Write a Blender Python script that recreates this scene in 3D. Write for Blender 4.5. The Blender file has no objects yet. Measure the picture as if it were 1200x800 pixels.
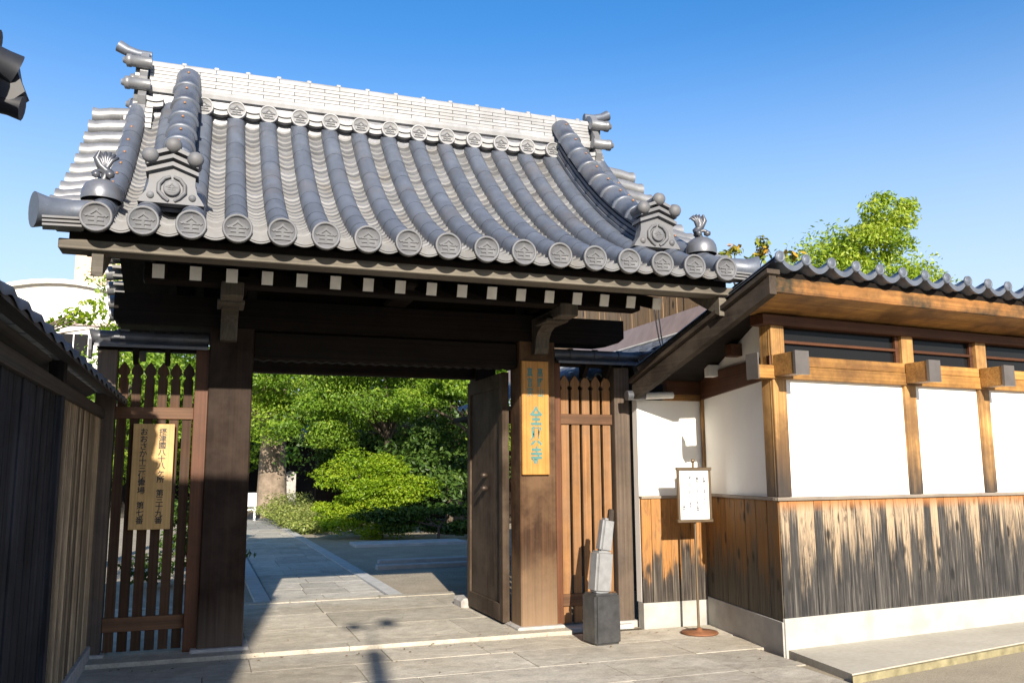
import bpy, bmesh, math, random
import numpy as np
from mathutils import Vector, Matrix
R = math.radians
random.seed(7)
rng = np.random.default_rng(7)
scene = bpy.context.scene
COL = scene.collection

# ------------------------------------------------------------------ camera
YAW, PIT, ROL, FPX, EYE = R(19.425), R(8.569), R(-0.325), 1015.0, 1.45
cam_d = bpy.data.cameras.new('camera'); cam = bpy.data.objects.new('camera', cam_d); COL.objects.link(cam)
fw = Vector((math.sin(YAW)*math.cos(PIT), math.cos(YAW)*math.cos(PIT), math.sin(PIT)))
rt = Vector((math.cos(YAW), -math.sin(YAW), 0)); up = rt.cross(fw)
c_, s_ = math.cos(ROL), math.sin(ROL)
r2 = rt*c_ + up*s_; u2 = up*c_ - rt*s_
M = Matrix((r2, u2, -fw)).transposed().to_4x4(); M.translation = (0, 0, EYE)
cam.matrix_world = M
cam_d.sensor_width = 36; cam_d.sensor_fit = 'HORIZONTAL'; cam_d.lens = FPX/1200*36
cam_d.clip_start = 0.05; cam_d.clip_end = 2000
scene.camera = cam

# ------------------------------------------------------------------ light
LD = Vector((0.145, 1.0, -0.425)).normalized()
w = bpy.data.worlds.new('World'); scene.world = w; w.use_nodes = True
nt = w.node_tree; bg = nt.nodes['Background']
sky = nt.nodes.new('ShaderNodeTexSky'); sky.sky_type = 'NISHITA'; sky.sun_disc = False
sky.sun_elevation = math.asin(-LD.z); sky.sun_rotation = math.atan2(-LD.x, -LD.y)
sky.air_density = 1.0; sky.dust_density = 0.85; sky.ozone_density = 3.0; sky.altitude = 60
hs_ = nt.nodes.new('ShaderNodeHueSaturation'); hs_.inputs['Saturation'].default_value = 1.30; hs_.inputs['Hue'].default_value = .503
nt.links.new(sky.outputs[0], hs_.inputs['Color']); tcw = nt.nodes.new('ShaderNodeTexCoord'); spw = nt.nodes.new('ShaderNodeSeparateXYZ'); nt.links.new(tcw.outputs['Generated'], spw.inputs[0])
mrw = nt.nodes.new('ShaderNodeMapRange'); mrw.interpolation_type = 'SMOOTHSTEP'; nt.links.new(spw.outputs[2], mrw.inputs[0])   # haze low over the town
mrw.inputs[1].default_value = .50; mrw.inputs[2].default_value = .08; mrw.inputs[3].default_value = 0; mrw.inputs[4].default_value = .78
mxw = nt.nodes.new('ShaderNodeMix'); mxw.data_type = 'RGBA'; nt.links.new(mrw.outputs[0], mxw.inputs[0]); nt.links.new(hs_.outputs[0], mxw.inputs[6]); mxw.inputs[7].default_value = (3.6, 4.05, 4.5, 1)
nt.links.new(mxw.outputs[2], bg.inputs[0]); bg.inputs[1].default_value = 0.118
sun_d = bpy.data.lights.new('sun', 'SUN'); sun_d.energy = 5.0; sun_d.angle = R(0.5); sun_d.color = (1.0, 0.90, 0.76)
sun = bpy.data.objects.new('sun', sun_d); COL.objects.link(sun)
sun.rotation_euler = LD.to_track_quat('-Z', 'Y').to_euler(); sun.location = (-5, -20, 15)
vs = scene.view_settings
vs.view_transform = 'Standard'; vs.look = 'None'; vs.gamma = 1; vs.use_curve_mapping = False
vs.exposure = 0.95

# ------------------------------------------------------------------ materials
class NG:
    def __init__(s, name):
        s.m = bpy.data.materials.new(name); s.m.use_nodes = True
        s.t = s.m.node_tree; s.b = s.t.nodes['Principled BSDF']; s.out = s.t.nodes['Material Output']
        s.tc = None
    def n(s, typ, **k):
        x = s.t.nodes.new(typ)
        for a, v in k.items(): setattr(x, a, v)
        return x
    def L(s, a, b): s.t.links.new(a, b)
    def sock(s, inp, v):
        if isinstance(v, bpy.types.NodeSocket): s.L(v, inp)
        else: inp.default_value = v
    def coord(s, scale=(1, 1, 1), rnd=True):
        if not s.tc:
            s.tc = s.n('ShaderNodeTexCoord'); oi = s.n('ShaderNodeObjectInfo')
            mm = s.n('ShaderNodeMath', operation='MULTIPLY'); s.L(oi.outputs['Random'], mm.inputs[0]); mm.inputs[1].default_value = 37.0
            va = s.n('ShaderNodeVectorMath', operation='ADD'); s.L(s.tc.outputs['Object'], va.inputs[0]); s.L(mm.outputs[0], va.inputs[1]); s.rv = va.outputs[0]
            s.rand = oi.outputs['Random']
        mp = s.n('ShaderNodeMapping'); mp.inputs['Scale'].default_value = scale
        s.L(s.rv if rnd else s.tc.outputs['Object'], mp.inputs[0]); return mp.outputs[0]
    def noise(s, vec, scale=5, detail=4, rough=.55, dist=0):
        x = s.n('ShaderNodeTexNoise'); s.L(vec, x.inputs['Vector'])
        x.inputs['Scale'].default_value = scale; x.inputs['Detail'].default_value = detail
        x.inputs['Roughness'].default_value = rough; x.inputs['Distortion'].default_value = dist
        return x.outputs['Fac']
    def ramp(s, fac, stops):
        x = s.n('ShaderNodeValToRGB'); e = x.color_ramp.elements
        while len(e) < len(stops): e.new(.5)
        for q, (p, c) in zip(e, stops):
            q.position = p; q.color = (c[0], c[1], c[2], 1) if not isinstance(c, (int, float)) else (c, c, c, 1)
        s.L(fac, x.inputs[0]); return x.outputs['Color']
    def mix(s, fac, a, b, mode='MIX'):
        x = s.n('ShaderNodeMix', data_type='RGBA', blend_type=mode)
        s.sock(x.inputs[0], fac); s.sock(x.inputs[6], a if not isinstance(a, tuple) else (*a[:3], 1)); s.sock(x.inputs[7], b if not isinstance(b, tuple) else (*b[:3], 1))
        return x.outputs[2]
    def math(s, op, a, b=0, clamp=False):
        x = s.n('ShaderNodeMath', operation=op); x.use_clamp = clamp
        s.sock(x.inputs[0], a); s.sock(x.inputs[1], b); return x.outputs[0]
    def island(s, lo, hi):
        gm = s.n('ShaderNodeNewGeometry'); mr = s.n('ShaderNodeMapRange'); s.L(gm.outputs['Random Per Island'], mr.inputs[0])
        mr.inputs[3].default_value = lo; mr.inputs[4].default_value = hi; return mr.outputs[0]
    def value(s, col, v):
        h = s.n('ShaderNodeHueSaturation'); s.L(col, h.inputs['Color']); s.sock(h.inputs['Value'], v); return h.outputs[0]
    def bump(s, h, dist=.004, strength=.6):
        x = s.n('ShaderNodeBump'); x.inputs['Distance'].default_value = dist; x.inputs['Strength'].default_value = strength
        s.L(h, x.inputs['Height']); s.L(x.outputs[0], s.b.inputs['Normal'])
    def fin(s, col=None, rough=.6, metal=0, spec=.5):
        if col is not None: s.sock(s.b.inputs['Base Color'], col if not isinstance(col, tuple) else (*col[:3], 1))
        s.sock(s.b.inputs['Roughness'], rough); s.b.inputs['Metallic'].default_value = metal
        s.b.inputs['Specular IOR Level'].default_value = spec
        return s.m

def wood(name, dark, light, axis='z', rough=.65, stain=None, amt=.5, spec=.3, grain=1.0, vr=(.8, 1.2), foot=None, fz=(.05, .75)):
    g = NG(name)
    sc = {'x': (.9, 16, 16), 'y': (16, .9, 16), 'z': (16, 16, .9)}[axis]
    sc2 = {'x': (.35, 60, 60), 'y': (60, .35, 60), 'z': (60, 60, .35)}[axis]
    n1 = g.noise(g.coord(sc), 1.0*grain, 6, .6, .6); n2 = g.noise(g.coord(sc2), 1.0*grain, 3, .6)
    col = g.ramp(n1, [(.3, dark), (.7, light)])
    col = g.mix(.55, col, g.ramp(n2, [(.3, tuple(c*.55 for c in dark)), (.75, light)]))
    if stain:
        n3 = g.noise(g.coord((1.2, 1.2, 1.2)), 1.6, 5, .65)
        col = g.mix(g.math('MULTIPLY', g.ramp(n3, [(.42, 0), (.62, 1)]), amt), col, stain)
    # each copy a little lighter or darker
    hs = g.n('ShaderNodeHueSaturation'); g.L(col, hs.inputs['Color'])
    mr = g.n('ShaderNodeMapRange'); g.L(g.rand, mr.inputs[0]); mr.inputs[3].default_value = vr[0]; mr.inputs[4].default_value = vr[1]
    g.L(mr.outputs[0], hs.inputs['Value'])
    n4 = g.noise(g.coord((1, 1, 1)), 2.3, 6, .7, .5)
    c2 = g.value(hs.outputs[0], g.island(.78, 1.22)); c2 = g.mix(.45, c2, g.ramp(n4, [(.32, .35), (.62, 1.1)]), 'MULTIPLY')
    if foot:      # weather-worn foot of a post
        sp = g.n('ShaderNodeSeparateXYZ'); g.L(g.tc.outputs['Object'], sp.inputs[0])
        m2 = g.n('ShaderNodeMapRange'); g.L(g.math('ADD', sp.outputs[2], g.math('MULTIPLY', g.math('SUBTRACT', n1, .5), .5)), m2.inputs[0])
        m2.inputs[1].default_value = fz[0]; m2.inputs[2].default_value = fz[1]; m2.inputs[3].default_value = 1; m2.inputs[4].default_value = 0; g.L(g.math('MULTIPLY', m2.outputs[0], .95), (fm := g.n('ShaderNodeMath', operation='MULTIPLY')).inputs[0]); fm.inputs[1].default_value = 1
        c2 = g.mix(fm.outputs[0], c2, g.mix(n2, tuple(c*.6 for c in foot), foot))
    g.bump(n2, .003, .5)
    return g.fin(c2, rough, 0, spec)

def plain(name, col, rough=.6, metal=0, spec=.5, var=.15, scale=6, bump=0):
    g = NG(name); n = g.noise(g.coord(), scale, 5, .6)
    c = g.ramp(n, [(.3, tuple(x*(1-var) for x in col)), (.7, tuple(min(1, x*(1+var)) for x in col))])
    if bump: g.bump(n, bump, .5)
    return g.fin(c, rough, metal, spec)

def tile_mat(name, col, metal, rough, var=.2, stain=.35, scol=(.16, .13, .10), iv=.14):
    g = NG(name)
    n = g.noise(g.coord(), 9, 5, .6); n2 = g.noise(g.coord((1, .35, 1)), 3.0, 6, .65); n3 = g.noise(g.coord(), 45, 3, .6)
    c = g.ramp(n, [(.3, tuple(x*(1-var) for x in col)), (.7, tuple(min(1, x*(1+var)) for x in col))])
    c = g.mix(g.math('MULTIPLY', g.ramp(n2, [(.5, 0), (.72, 1)]), stain), c, scol)
    n5 = g.noise(g.coord(), 2.1, 6, .7, .4); c = g.mix(.5, c, g.ramp(n5, [(.3, .6), (.65, 1.15)]), 'MULTIPLY')
    c = g.value(c, g.island(1-iv, 1+iv)); lich = g.noise(g.coord(), 26, 4, .7)
    c = g.mix(g.math('MULTIPLY', g.ramp(lich, [(.66, 0), (.74, 1)]), .35), c, (.30, .30, .25))
    g.bump(n3, .002, .35)
    r = g.math('ADD', g.math('MULTIPLY', n, .25), rough-.12)
    return g.fin(c, r, metal, .5)

def charred(name, top, bot, w, fade_lo, fade_hi, grey=(.23, .20, .17), amp=1.25, famp=.5):
    """cedar boards: honey where sheltered, silver and sooty black below, every board its own height of wear"""
    g = NG(name)
    v = g.coord((1, 1, 1), False)
    sp = g.n('ShaderNodeSeparateXYZ'); g.L(v, sp.inputs[0])
    idx = g.math('FLOOR', g.math('DIVIDE', sp.outputs[0], w)); wn = g.n('ShaderNodeTexWhiteNoise', noise_dimensions='1D'); g.L(idx, wn.inputs['W'])
    pr = wn.outputs['Value']
    cv = g.n('ShaderNodeCombineXYZ'); g.L(sp.outputs[0], cv.inputs[0]); g.L(g.math('ADD', sp.outputs[2], g.math('MULTIPLY', pr, 9)), cv.inputs[2]); g.L(g.math('MULTIPLY', pr, 5), cv.inputs[1])
    def mp(sc):
        m = g.n('ShaderNodeMapping'); m.inputs['Scale'].default_value = sc; g.L(cv.outputs[0], m.inputs[0]); return m.outputs[0]
    grain = g.noise(mp((34, 3, 1.2)), 1.3, 6, .65, .8); fine = g.noise(mp((70, 3, 2.4)), 1, 5, .65, .3)
    big = g.noise(mp((6, 2, 1.8)), 1.0, 5, .7, .3); big2 = g.noise(mp((2.2, 2, 2.2)), 1.0, 4, .6)
    honey = g.ramp(grain, [(.3, tuple(c*.62 for c in top)), (.7, top)])
    soot = g.ramp(g.math('ADD', g.math('MULTIPLY', grain, .6), g.math('MULTIPLY', fine, .4)), [(.34, tuple(c*.3 for c in bot)), (.50, bot), (.66, grey)])
    # height of wear
    h = g.math('ADD', sp.outputs[2], g.math('MULTIPLY', g.math('SUBTRACT', big, .5), amp))
    h = g.math('ADD', h, g.math('MULTIPLY', g.math('SUBTRACT', pr, .5), .62 if famp > .65 else .25))
    h = g.math('ADD', h, g.math('MULTIPLY', g.math('SUBTRACT', fine, .5), famp))
    mr = g.n('ShaderNodeMapRange', interpolation_type='SMOOTHSTEP'); g.L(h, mr.inputs[0]); mr.inputs[1].default_value = fade_lo; mr.inputs[2].default_value = fade_hi
    col = g.mix(mr.outputs[0], soot, honey)
    stk = g.noise(mp((26, 3, 3.2)), 1.0, 6, .75, .8)
    col = g.mix(g.math('MULTIPLY', g.ramp(stk, [(.52, 0), (.62, 1)]), .75 if famp > .8 else .4), col, tuple(c*1.1 for c in bot))
    # knots
    vo = g.n('ShaderNodeTexVoronoi'); g.L(mp((7, 3, 3.2)), vo.inputs['Vector']); vo.inputs['Scale'].default_value = 1.0
    col = g.mix(g.ramp(vo.outputs['Distance'], [(.12, .9), (.22, 0)]), col, tuple(c*.25 for c in bot))
    col = g.mix(g.math('MULTIPLY', g.ramp(big2, [(.35, 0), (.7, 1)]), .18), col, grey)
    if famp > .8:   # still orange right under the sheltering ledge
        mo = g.n('ShaderNodeMapRange'); g.L(g.math('ADD', sp.outputs[2], g.math('MULTIPLY', fine, .08)), mo.inputs[0]); mo.inputs[1].default_value = 1.15; mo.inputs[2].default_value = 1.235
        col = g.mix(g.math('MULTIPLY', mo.outputs[0], .8), col, (.34, .13, .03))
    g.bump(g.math('ADD', fine, grain), .004, .6)
    return g.fin(col, .7, 0, .25)

M_ = {}
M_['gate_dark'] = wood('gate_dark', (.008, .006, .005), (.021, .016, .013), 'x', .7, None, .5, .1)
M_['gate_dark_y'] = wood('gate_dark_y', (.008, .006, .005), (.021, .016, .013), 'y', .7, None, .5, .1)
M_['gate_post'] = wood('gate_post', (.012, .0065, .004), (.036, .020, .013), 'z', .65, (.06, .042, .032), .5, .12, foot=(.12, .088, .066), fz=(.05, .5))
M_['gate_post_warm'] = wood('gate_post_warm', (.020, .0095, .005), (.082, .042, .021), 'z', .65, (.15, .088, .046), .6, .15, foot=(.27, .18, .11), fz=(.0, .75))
M_['jamb'] = wood('jamb', (.07, .023, .009), (.155, .057, .022), 'z', .55)
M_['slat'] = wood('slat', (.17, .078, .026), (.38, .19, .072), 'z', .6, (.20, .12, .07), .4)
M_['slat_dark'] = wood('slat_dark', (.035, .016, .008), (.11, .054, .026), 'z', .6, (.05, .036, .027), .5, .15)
M_['rail'] = wood('rail', (.075, .034, .015), (.18, .088, .042), 'x', .6)
M_['grey_post'] = wood('grey_post', (.06, .042, .03), (.15, .11, .08), 'z', .7, (.05, .042, .04), .5)
M_['door'] = wood('door', (.020, .013, .009), (.075, .051, .034), 'z', .7, (.12, .09, .065), .5, .12)
M_['grey_trim'] = wood('grey_trim', (.075, .066, .054), (.17, .15, .12), 'x', .75)
M_['bracket'] = wood('bracket', (.08, .068, .054), (.16, .138, .11), 'z', .7)
M_['white_end'] = plain('white_end', (.80, .77, .70), .7)
M_['honey'] = wood('honey', (.25, .11, .026), (.54, .29, .085), 'x', .6, (.085, .04, .016), .75)
M_['honey_z'] = wood('honey_z', (.25, .115, .03), (.60, .35, .13), 'z', .6, (.10, .055, .025), .75, foot=(.05, .042, .036), fz=(1.30, 1.72))
M_['brown_x'] = wood('brown_x', (.055, .020, .009), (.12, .048, .021), 'x', .6)
M_['scorched'] = wood('scorched', (.20, .08, .02), (.42, .20, .06), 'x', .6, (.018, .022, .015), .95)
M_['barge'] = wood('barge', (.022, .018, .015), (.065, .052, .042), 'y', .75, (.11, .085, .065), .5, .12)
M_['cap_metal'] = plain('cap_metal', (.13, .115, .105), .5, .4)
M_['plaster'] = plain('plaster', (.82, .80, .75), .85, 0, .2, .03, 3, .001)
M_['concrete'] = plain('concrete', (.385, .372, .34), .85, 0, .2, .2, 4, .003)
M_['stone'] = plain('stone', (.42, .39, .34), .85, 0, .2, .2, 7, .003)
M_['ledge'] = wood('ledge', (.20, .165, .13), (.36, .30, .24), 'x', .7)
M_['roll'] = tile_mat('roll_tile', (.120, .138, .172), .25, .46, .16, .4, iv=.06)
M_['pan'] = tile_mat('pan_tile', (.145, .147, .152), .0, .6, .24, .6, (.10, .083, .058), .28)
M_['disc'] = tile_mat('disc_tile', (.122, .126, .136), .0, .6, .14, .3)
M_['ridge'] = tile_mat('ridge_tile', (.29, .292, .298), .0, .5, .14, .4, (.22, .21, .19), .12)
M_['dome'] = tile_mat('dome_tile', (.15, .155, .17), .45, .36, .12, .2)
M_['silver'] = tile_mat('silver_tile', (.20, .205, .215), .35, .42, .12, .15)
M_['emblem'] = plain('emblem', (.10, .103, .11), .7)
M_['blacktile'] = tile_mat('black_tile', (.10, .105, .12), .4, .4, .2, .2)  # darker blue-grey tile
M_['nail'] = plain('nail', (.35, .17, .08), .6, .3)
M_['iron'] = plain('iron', (.06, .045, .035), .5, .6)
M_['bronze'] = plain('stand_frame', (.20, .15, .10), .4, .7)
M_['rust'] = plain('rust', (.20, .085, .04), .75, .2, .4, .35, 9)
M_['paper'] = plain('paper', (.86, .87, .88), .3, 0, .5, .01)
M_['ink'] = plain('ink', (.02, .018, .017), .6)
M_['greyink'] = plain('greyink', (.05, .05, .06), .6)
M_['teal'] = plain('teal', (.055, .17, .16), .6)
M_['board'] = wood('board', (.44, .27, .10), (.56, .36, .15), 'z', .5)
M_['board_orange'] = wood('board_orange', (.44, .20, .042), (.58, .285, .068), 'z', .45)
M_['pewter_dark'] = plain('pewter_dark', (.09, .09, .092), .28, .6, .5, .25, 14, .0004)
M_['dark_tile'] = plain('dark_tile', (.022, .024, .03), .5, 0, .3, .3)
M_['moss_edge'] = plain('moss_edge', (.24, .21, .12), .9, 0, .2, .35, 9)
M_['pewter'] = plain('pewter', (.40, .40, .40), .36, .65, .5, .16, 14, .0004)
M_['glass'] = plain('glass', (.012, .012, .013), .12, 0, .12, .05)
M_['fence_black'] = wood('fence_black', (.011, .011, .013), (.05, .05, .058), 'z', .8, (.010, .010, .011), .6, .12)
M_['fence_lit_tone'] = wood('fence_lit_tone', (.035, .018, .009), (.12, .068, .035), 'z', .7, (.06, .045, .035), .4)  # brown boards, sunlit look of the far section put into the colour
M_['fence_dark_y'] = wood('fence_dark_y', (.03, .027, .026), (.085, .075, .07), 'y', .7)
M_['facade'] = plain('facade', (.74, .70, .64), .8, 0, .2, .04)
M_['facade_tan'] = plain('facade_tan', (.52, .40, .31), .8, 0, .2, .04)
M_['flash'] = plain('flashing', (.36, .28, .26), .6, .2)
M_['whitemetal'] = plain('whitemetal', (.70, .69, .66), .5, .1)
M_['trunk'] = plain('trunk', (.21, .165, .125), .9, 0, .1, .45, 3.5, .03)
M_['bark'] = wood('bark', (.05, .038, .028), (.14, .11, .08), 'z', .9)
M_['granite'] = plain('granite', (.38, .36, .34), .8, 0, .2, .2, 14, .003)

def leaf_mat(name, a, b, c, trans=.35):
    g = NG(name)
    at = g.n('ShaderNodeAttribute', attribute_name='leafv', attribute_type='GEOMETRY')
    col = g.ramp(at.outputs['Fac'], [(0, a), (.55, b), (1, c)])
    g.L(col, g.b.inputs['Base Color']); g.b.inputs['Roughness'].default_value = .45; g.b.inputs['Specular IOR Level'].default_value = .35
    tr = g.n('ShaderNodeBsdfTranslucent'); g.L(g.mix(1.0, col, (1.25, 1.2, .6), 'MULTIPLY'), tr.inputs['Color'])
    mx = g.n('ShaderNodeMixShader'); mx.inputs[0].default_value = trans
    g.L(g.b.outputs[0], mx.inputs[1]); g.L(tr.outputs[0], mx.inputs[2]); g.L(mx.outputs[0], g.out.inputs[0])
    return g.m
M_['leaf_camphor'] = leaf_mat('leaf_camphor', (.075, .145, .014), (.18, .315, .03), (.38, .48, .075), .5)
M_['leaf_maple'] = leaf_mat('leaf_maple', (.075, .15, .012), (.18, .315, .026), (.38, .47, .06), .5)
M_['leaf_lime'] = leaf_mat('leaf_lime', (.11, .21, .012), (.24, .37, .018), (.42, .50, .04), .5)
M_['leaf_dark'] = leaf_mat('leaf_dark', (.022, .055, .010), (.06, .12, .02), (.13, .20, .04), .35)
M_['leaf_cover'] = leaf_mat('leaf_cover', (.10, .15, .03), (.22, .27, .06), (.40, .42, .15))
M_['leaf_willow'] = leaf_mat('leaf_willow', (.13, .23, .014), (.27, .38, .03), (.46, .52, .08), .4)
M_['leaf_magnolia'] = leaf_mat('leaf_magnolia', (.07, .13, .02), (.20, .24, .03), (.50, .27, .03), .2)

def ground_mat(name, base, dark, bw, bh, mortar=.012, off=.5, var=.25, joint=(.16, .14, .11), stain=(.17, .14, .11)):
    g = NG(name); v = g.coord((1, 1, 1), False)
    n0 = g.noise(v, 1.3, 3); 
    dv = g.n('ShaderNodeVectorMath', operation='SCALE'); 
    nz = g.n('ShaderNodeTexNoise'); g.L(v, nz.inputs['Vector']); nz.inputs['Scale'].default_value = 2.2
    g.L(nz.outputs['Color'], dv.inputs[0]); dv.inputs['Scale'].default_value = .05
    av = g.n('ShaderNodeVectorMath', operation='ADD'); g.L(v, av.inputs[0]); g.L(dv.outputs[0], av.inputs[1])
    bt = g.n('ShaderNodeTexBrick'); g.L(av.outputs[0], bt.inputs['Vector']); bt.offset = off
    bt.inputs['Scale'].default_value = 1; bt.inputs['Brick Width'].default_value = bw; bt.inputs['Row Height'].default_value = bh
    bt.inputs['Mortar Size'].default_value = mortar; bt.inputs['Mortar Smooth'].default_value = .4; bt.inputs['Bias'].default_value = 0
    bt.inputs['Color1'].default_value = (*base, 1); bt.inputs['Color2'].default_value = (*dark, 1); bt.inputs['Mortar'].default_value = (*joint, 1)
    fine = g.noise(v, 38, 4, .65); mid = g.noise(v, 5, 5, .65)
    big = g.noise(g.coord((.5, 1.2, 1), False), 1.1, 6, .7, .6); col = g.mix(g.ramp(mid, [(.35, .0), (.7, .55)]), bt.outputs['Color'], stain)
    col = g.mix(g.ramp(big, [(.42, 0), (.66, .55)]), col, tuple(c*.8 for c in stain))
    col = g.mix(.5, col, g.ramp(fine, [(.25, .6), (.75, 1.1)]), 'MULTIPLY')
    hgt = g.math('ADD', g.math('MULTIPLY', bt.outputs['Fac'], -1.2), g.math('ADD', g.math('MULTIPLY', fine, .35), g.math('MULTIPLY', mid, .7)))
    g.bump(hgt, .008, .7)
    return g.fin(col, .8, 0, .25)
def grit_mat(name, a, b, scale=90, bump=.006, con=.7):
    g = NG(name); v = g.coord((1, 1, 1), False)
    f = g.noise(v, scale, 4, .7); m = g.noise(v, 1.7, 6, .65); f2 = g.noise(v, scale*.25, 3, .6)
    col = g.mix(g.ramp(m, [(.3, 0), (.7, 1)]), a, b)
    col = g.mix(con, col, g.ramp(f, [(.3, .45), (.7, 1.25)]), 'MULTIPLY')
    g.bump(g.math('ADD', f, f2), bump, .7)
    return g.fin(col, .9, 0, .2)
M_['pave'] = ground_mat('forecourt_stone', (.50, .465, .395), (.44, .41, .35), 1.7, .62, .008, .37, .25, (.30, .27, .22), (.30, .265, .21))
M_['gatefloor'] = ground_mat('gate_floor_stone', (.52, .485, .41), (.46, .43, .36), 1.55, .98, .008, .43, .25, (.32, .29, .24), (.33, .29, .23))
M_['path'] = ground_mat('path_stone', (.40, .40, .39), (.31, .31, .30), .5, .85, .012, .5, .25, (.20, .19, .17), (.25, .24, .22))
M_['kerb'] = plain('kerb_stone', (.42, .42, .41), .8, 0, .2, .15, 6, .002)
M_['gravel'] = grit_mat('gravel', (.44, .38, .29), (.30, .26, .20), 60, .012)
M_['soil'] = grit_mat('soil', (.16, .13, .09), (.10, .085, .06), 40)
M_['asphalt'] = grit_mat('asphalt', (.40, .35, .26), (.31, .27, .20), 110)
M_['apron'] = grit_mat('apron', (.48, .45, .375), (.40, .37, .30), 22, .001, .25)

# ------------------------------------------------------------------ mesh builder
class MB:
    def __init__(s): s.v = []; s.f = []; s.sm = []
    def add(s, vs, fs, smooth=False):
        o = len(s.v); s.v += [tuple(p) for p in vs]; s.f += [tuple(i+o for i in f) for f in fs]; s.sm += [smooth]*len(fs)
        return s
    def box(s, x0, x1, y0, y1, z0, z1):
        return s.add([(x0, y0, z0), (x1, y0, z0), (x1, y1, z0), (x0, y1, z0), (x0, y0, z1), (x1, y0, z1), (x1, y1, z1), (x0, y1, z1)],
                     [(0, 3, 2, 1), (4, 5, 6, 7), (0, 1, 5, 4), (1, 2, 6, 5), (2, 3, 7, 6), (3, 0, 4, 7)])
    def bev(s, x0, x1, y0, y1, z0, z1, b=.006):
        """box with chamfered edges"""
        bm = bmesh.new(); bmesh.ops.create_cube(bm, size=1)
        for v in bm.verts: v.co = Vector(((x0+x1)/2+v.co.x*(x1-x0), (y0+y1)/2+v.co.y*(y1-y0), (z0+z1)/2+v.co.z*(z1-z0)))
        bmesh.ops.bevel(bm, geom=list(bm.edges), offset=b, segments=1, affect='EDGES')
        bm.verts.index_update()
        s.add([v.co[:] for v in bm.verts], [[v.index for v in f.verts] for f in bm.faces]); bm.free(); return s
    def beam(s, p, q, wdt, hgt, upv=(0, 0, 1)):
        p, q, u = Vector(p), Vector(q), Vector(upv); d = (q-p).normalized(); sd = d.cross(u).normalized(); u = sd.cross(d)
        vs = []
        for c in (p, q):
            for a, b in ((-1, -1), (1, -1), (1, 1), (-1, 1)): vs.append(c+sd*a*wdt/2+u*b*hgt/2)
        return s.add(vs, [(0, 3, 2, 1), (4, 5, 6, 7), (0, 1, 5, 4), (1, 2, 6, 5), (2, 3, 7, 6), (3, 0, 4, 7)])
    def tube(s, pts, rad, n=12, cap=True, smooth=True, half=None):
        pts = [Vector(p) for p in pts]; k = len(pts)
        if not hasattr(rad, '__len__'): rad = [rad]*k
        vs = []; ref = None
        for i, p in enumerate(pts):
            d = (pts[min(i+1, k-1)]-pts[max(i-1, 0)]).normalized()
            if ref is None: ref = Vector((0, 0, 1)) if abs(d.z) < .9 else Vector((1, 0, 0))
            a = d.cross(ref).normalized(); b = a.cross(d).normalized(); ref = b
            for j in range(n):
                t = 2*math.pi*j/n; vs.append(p+a*math.cos(t)*rad[i]+b*math.sin(t)*rad[i])
        fs = [(i*n+j, i*n+(j+1) % n, (i+1)*n+(j+1) % n, (i+1)*n+j) for i in range(k-1) for j in range(n)]
        s.add(vs, fs, smooth)
        if cap: s.add(vs[:n], [tuple(range(n))[::-1]]); s.add(vs[-n:], [tuple(range(n))])
        return s
    def lathe(s, prof, c=(0, 0, 0), n=20, axis='z', smooth=True):
        c = Vector(c); vs = []
        for r, h in prof:
            for j in range(n):
                t = 2*math.pi*j/n; a, b = r*math.cos(t), r*math.sin(t)
                vs.append(c+Vector({'z': (a, b, h), 'y': (a, h, b), 'x': (h, a, b)}[axis]))
        fs = [(i*n+j, i*n+(j+1) % n, (i+1)*n+(j+1) % n, (i+1)*n+j) for i in range(len(prof)-1) for j in range(n)]
        s.add(vs, fs, smooth); return s
    def prism(s, prof, a0, a1, axis='x'):
        """closed outline prof swept straight along axis; x: (y,z)  y: (x,z)  z: (x,y)"""
        k = len(prof); f = {'x': lambda a, p: (a, p[0], p[1]), 'y': lambda a, p: (p[0], a, p[1]), 'z': lambda a, p: (p[0], p[1], a)}[axis]
        vs = [f(a0, p) for p in prof]+[f(a1, p) for p in prof]
        return s.add(vs, [(i, (i+1) % k, k+(i+1) % k, k+i) for i in range(k)]+[tuple(range(k))[::-1], tuple(range(k, 2*k))])
    def mesh(s, name, mat, off=(0, 0, 0)):
        me = bpy.data.meshes.new(name); o = off
        me.from_pydata([(x-o[0], y-o[1], z-o[2]) for x, y, z in s.v], [], s.f)
        me.polygons.foreach_set('use_smooth', s.sm); me.materials.append(mat)
        bm = bmesh.new(); bm.from_mesh(me); bmesh.ops.recalc_face_normals(bm, faces=bm.faces); bm.to_mesh(me); bm.free()
        me.update(); return me
WRZ = {}
W = {}      # world location of every object
def obj(name, mesh, parent=None, loc=(0, 0, 0), rotz=0):
    """loc is in the world; the mesh is already local to it"""
    o = bpy.data.objects.new(name, mesh); COL.objects.link(o)
    W[o.name] = Vector(loc); WRZ[o.name] = rotz
    if parent:
        pr = WRZ.get(parent.name, 0)
        o.parent = parent; o.location = Matrix.Rotation(-pr, 3, 'Z') @ (Vector(loc)-W[parent.name]); rotz -= pr
    else: o.location = loc
    o.rotation_euler = (0, 0, rotz); return o
def part(name, mb, mat, parent, loc=None, rotz=0, local=False):
    """mb is in world coordinates unless local"""
    if loc is None: loc = W[parent.name]
    return obj(name, mb.mesh(name, M_[mat], (0, 0, 0) if local else loc), parent, loc, rotz)
def thing(name, loc, label, cat, group=None):
    o = bpy.data.objects.new(name, None); COL.objects.link(o); o.location = loc; o.empty_display_size = .2; W[o.name] = Vector(loc)
    return tag(o, label, cat, group)
def tag(o, label, cat, group=None):
    o['label'] = label; o['category'] = cat
    if group: o['group'] = group
    return o
def struct(name, mb, mat, kind='structure'):
    o = obj(name, mb.mesh(name, M_[mat])); o['kind'] = kind; return o
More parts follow.
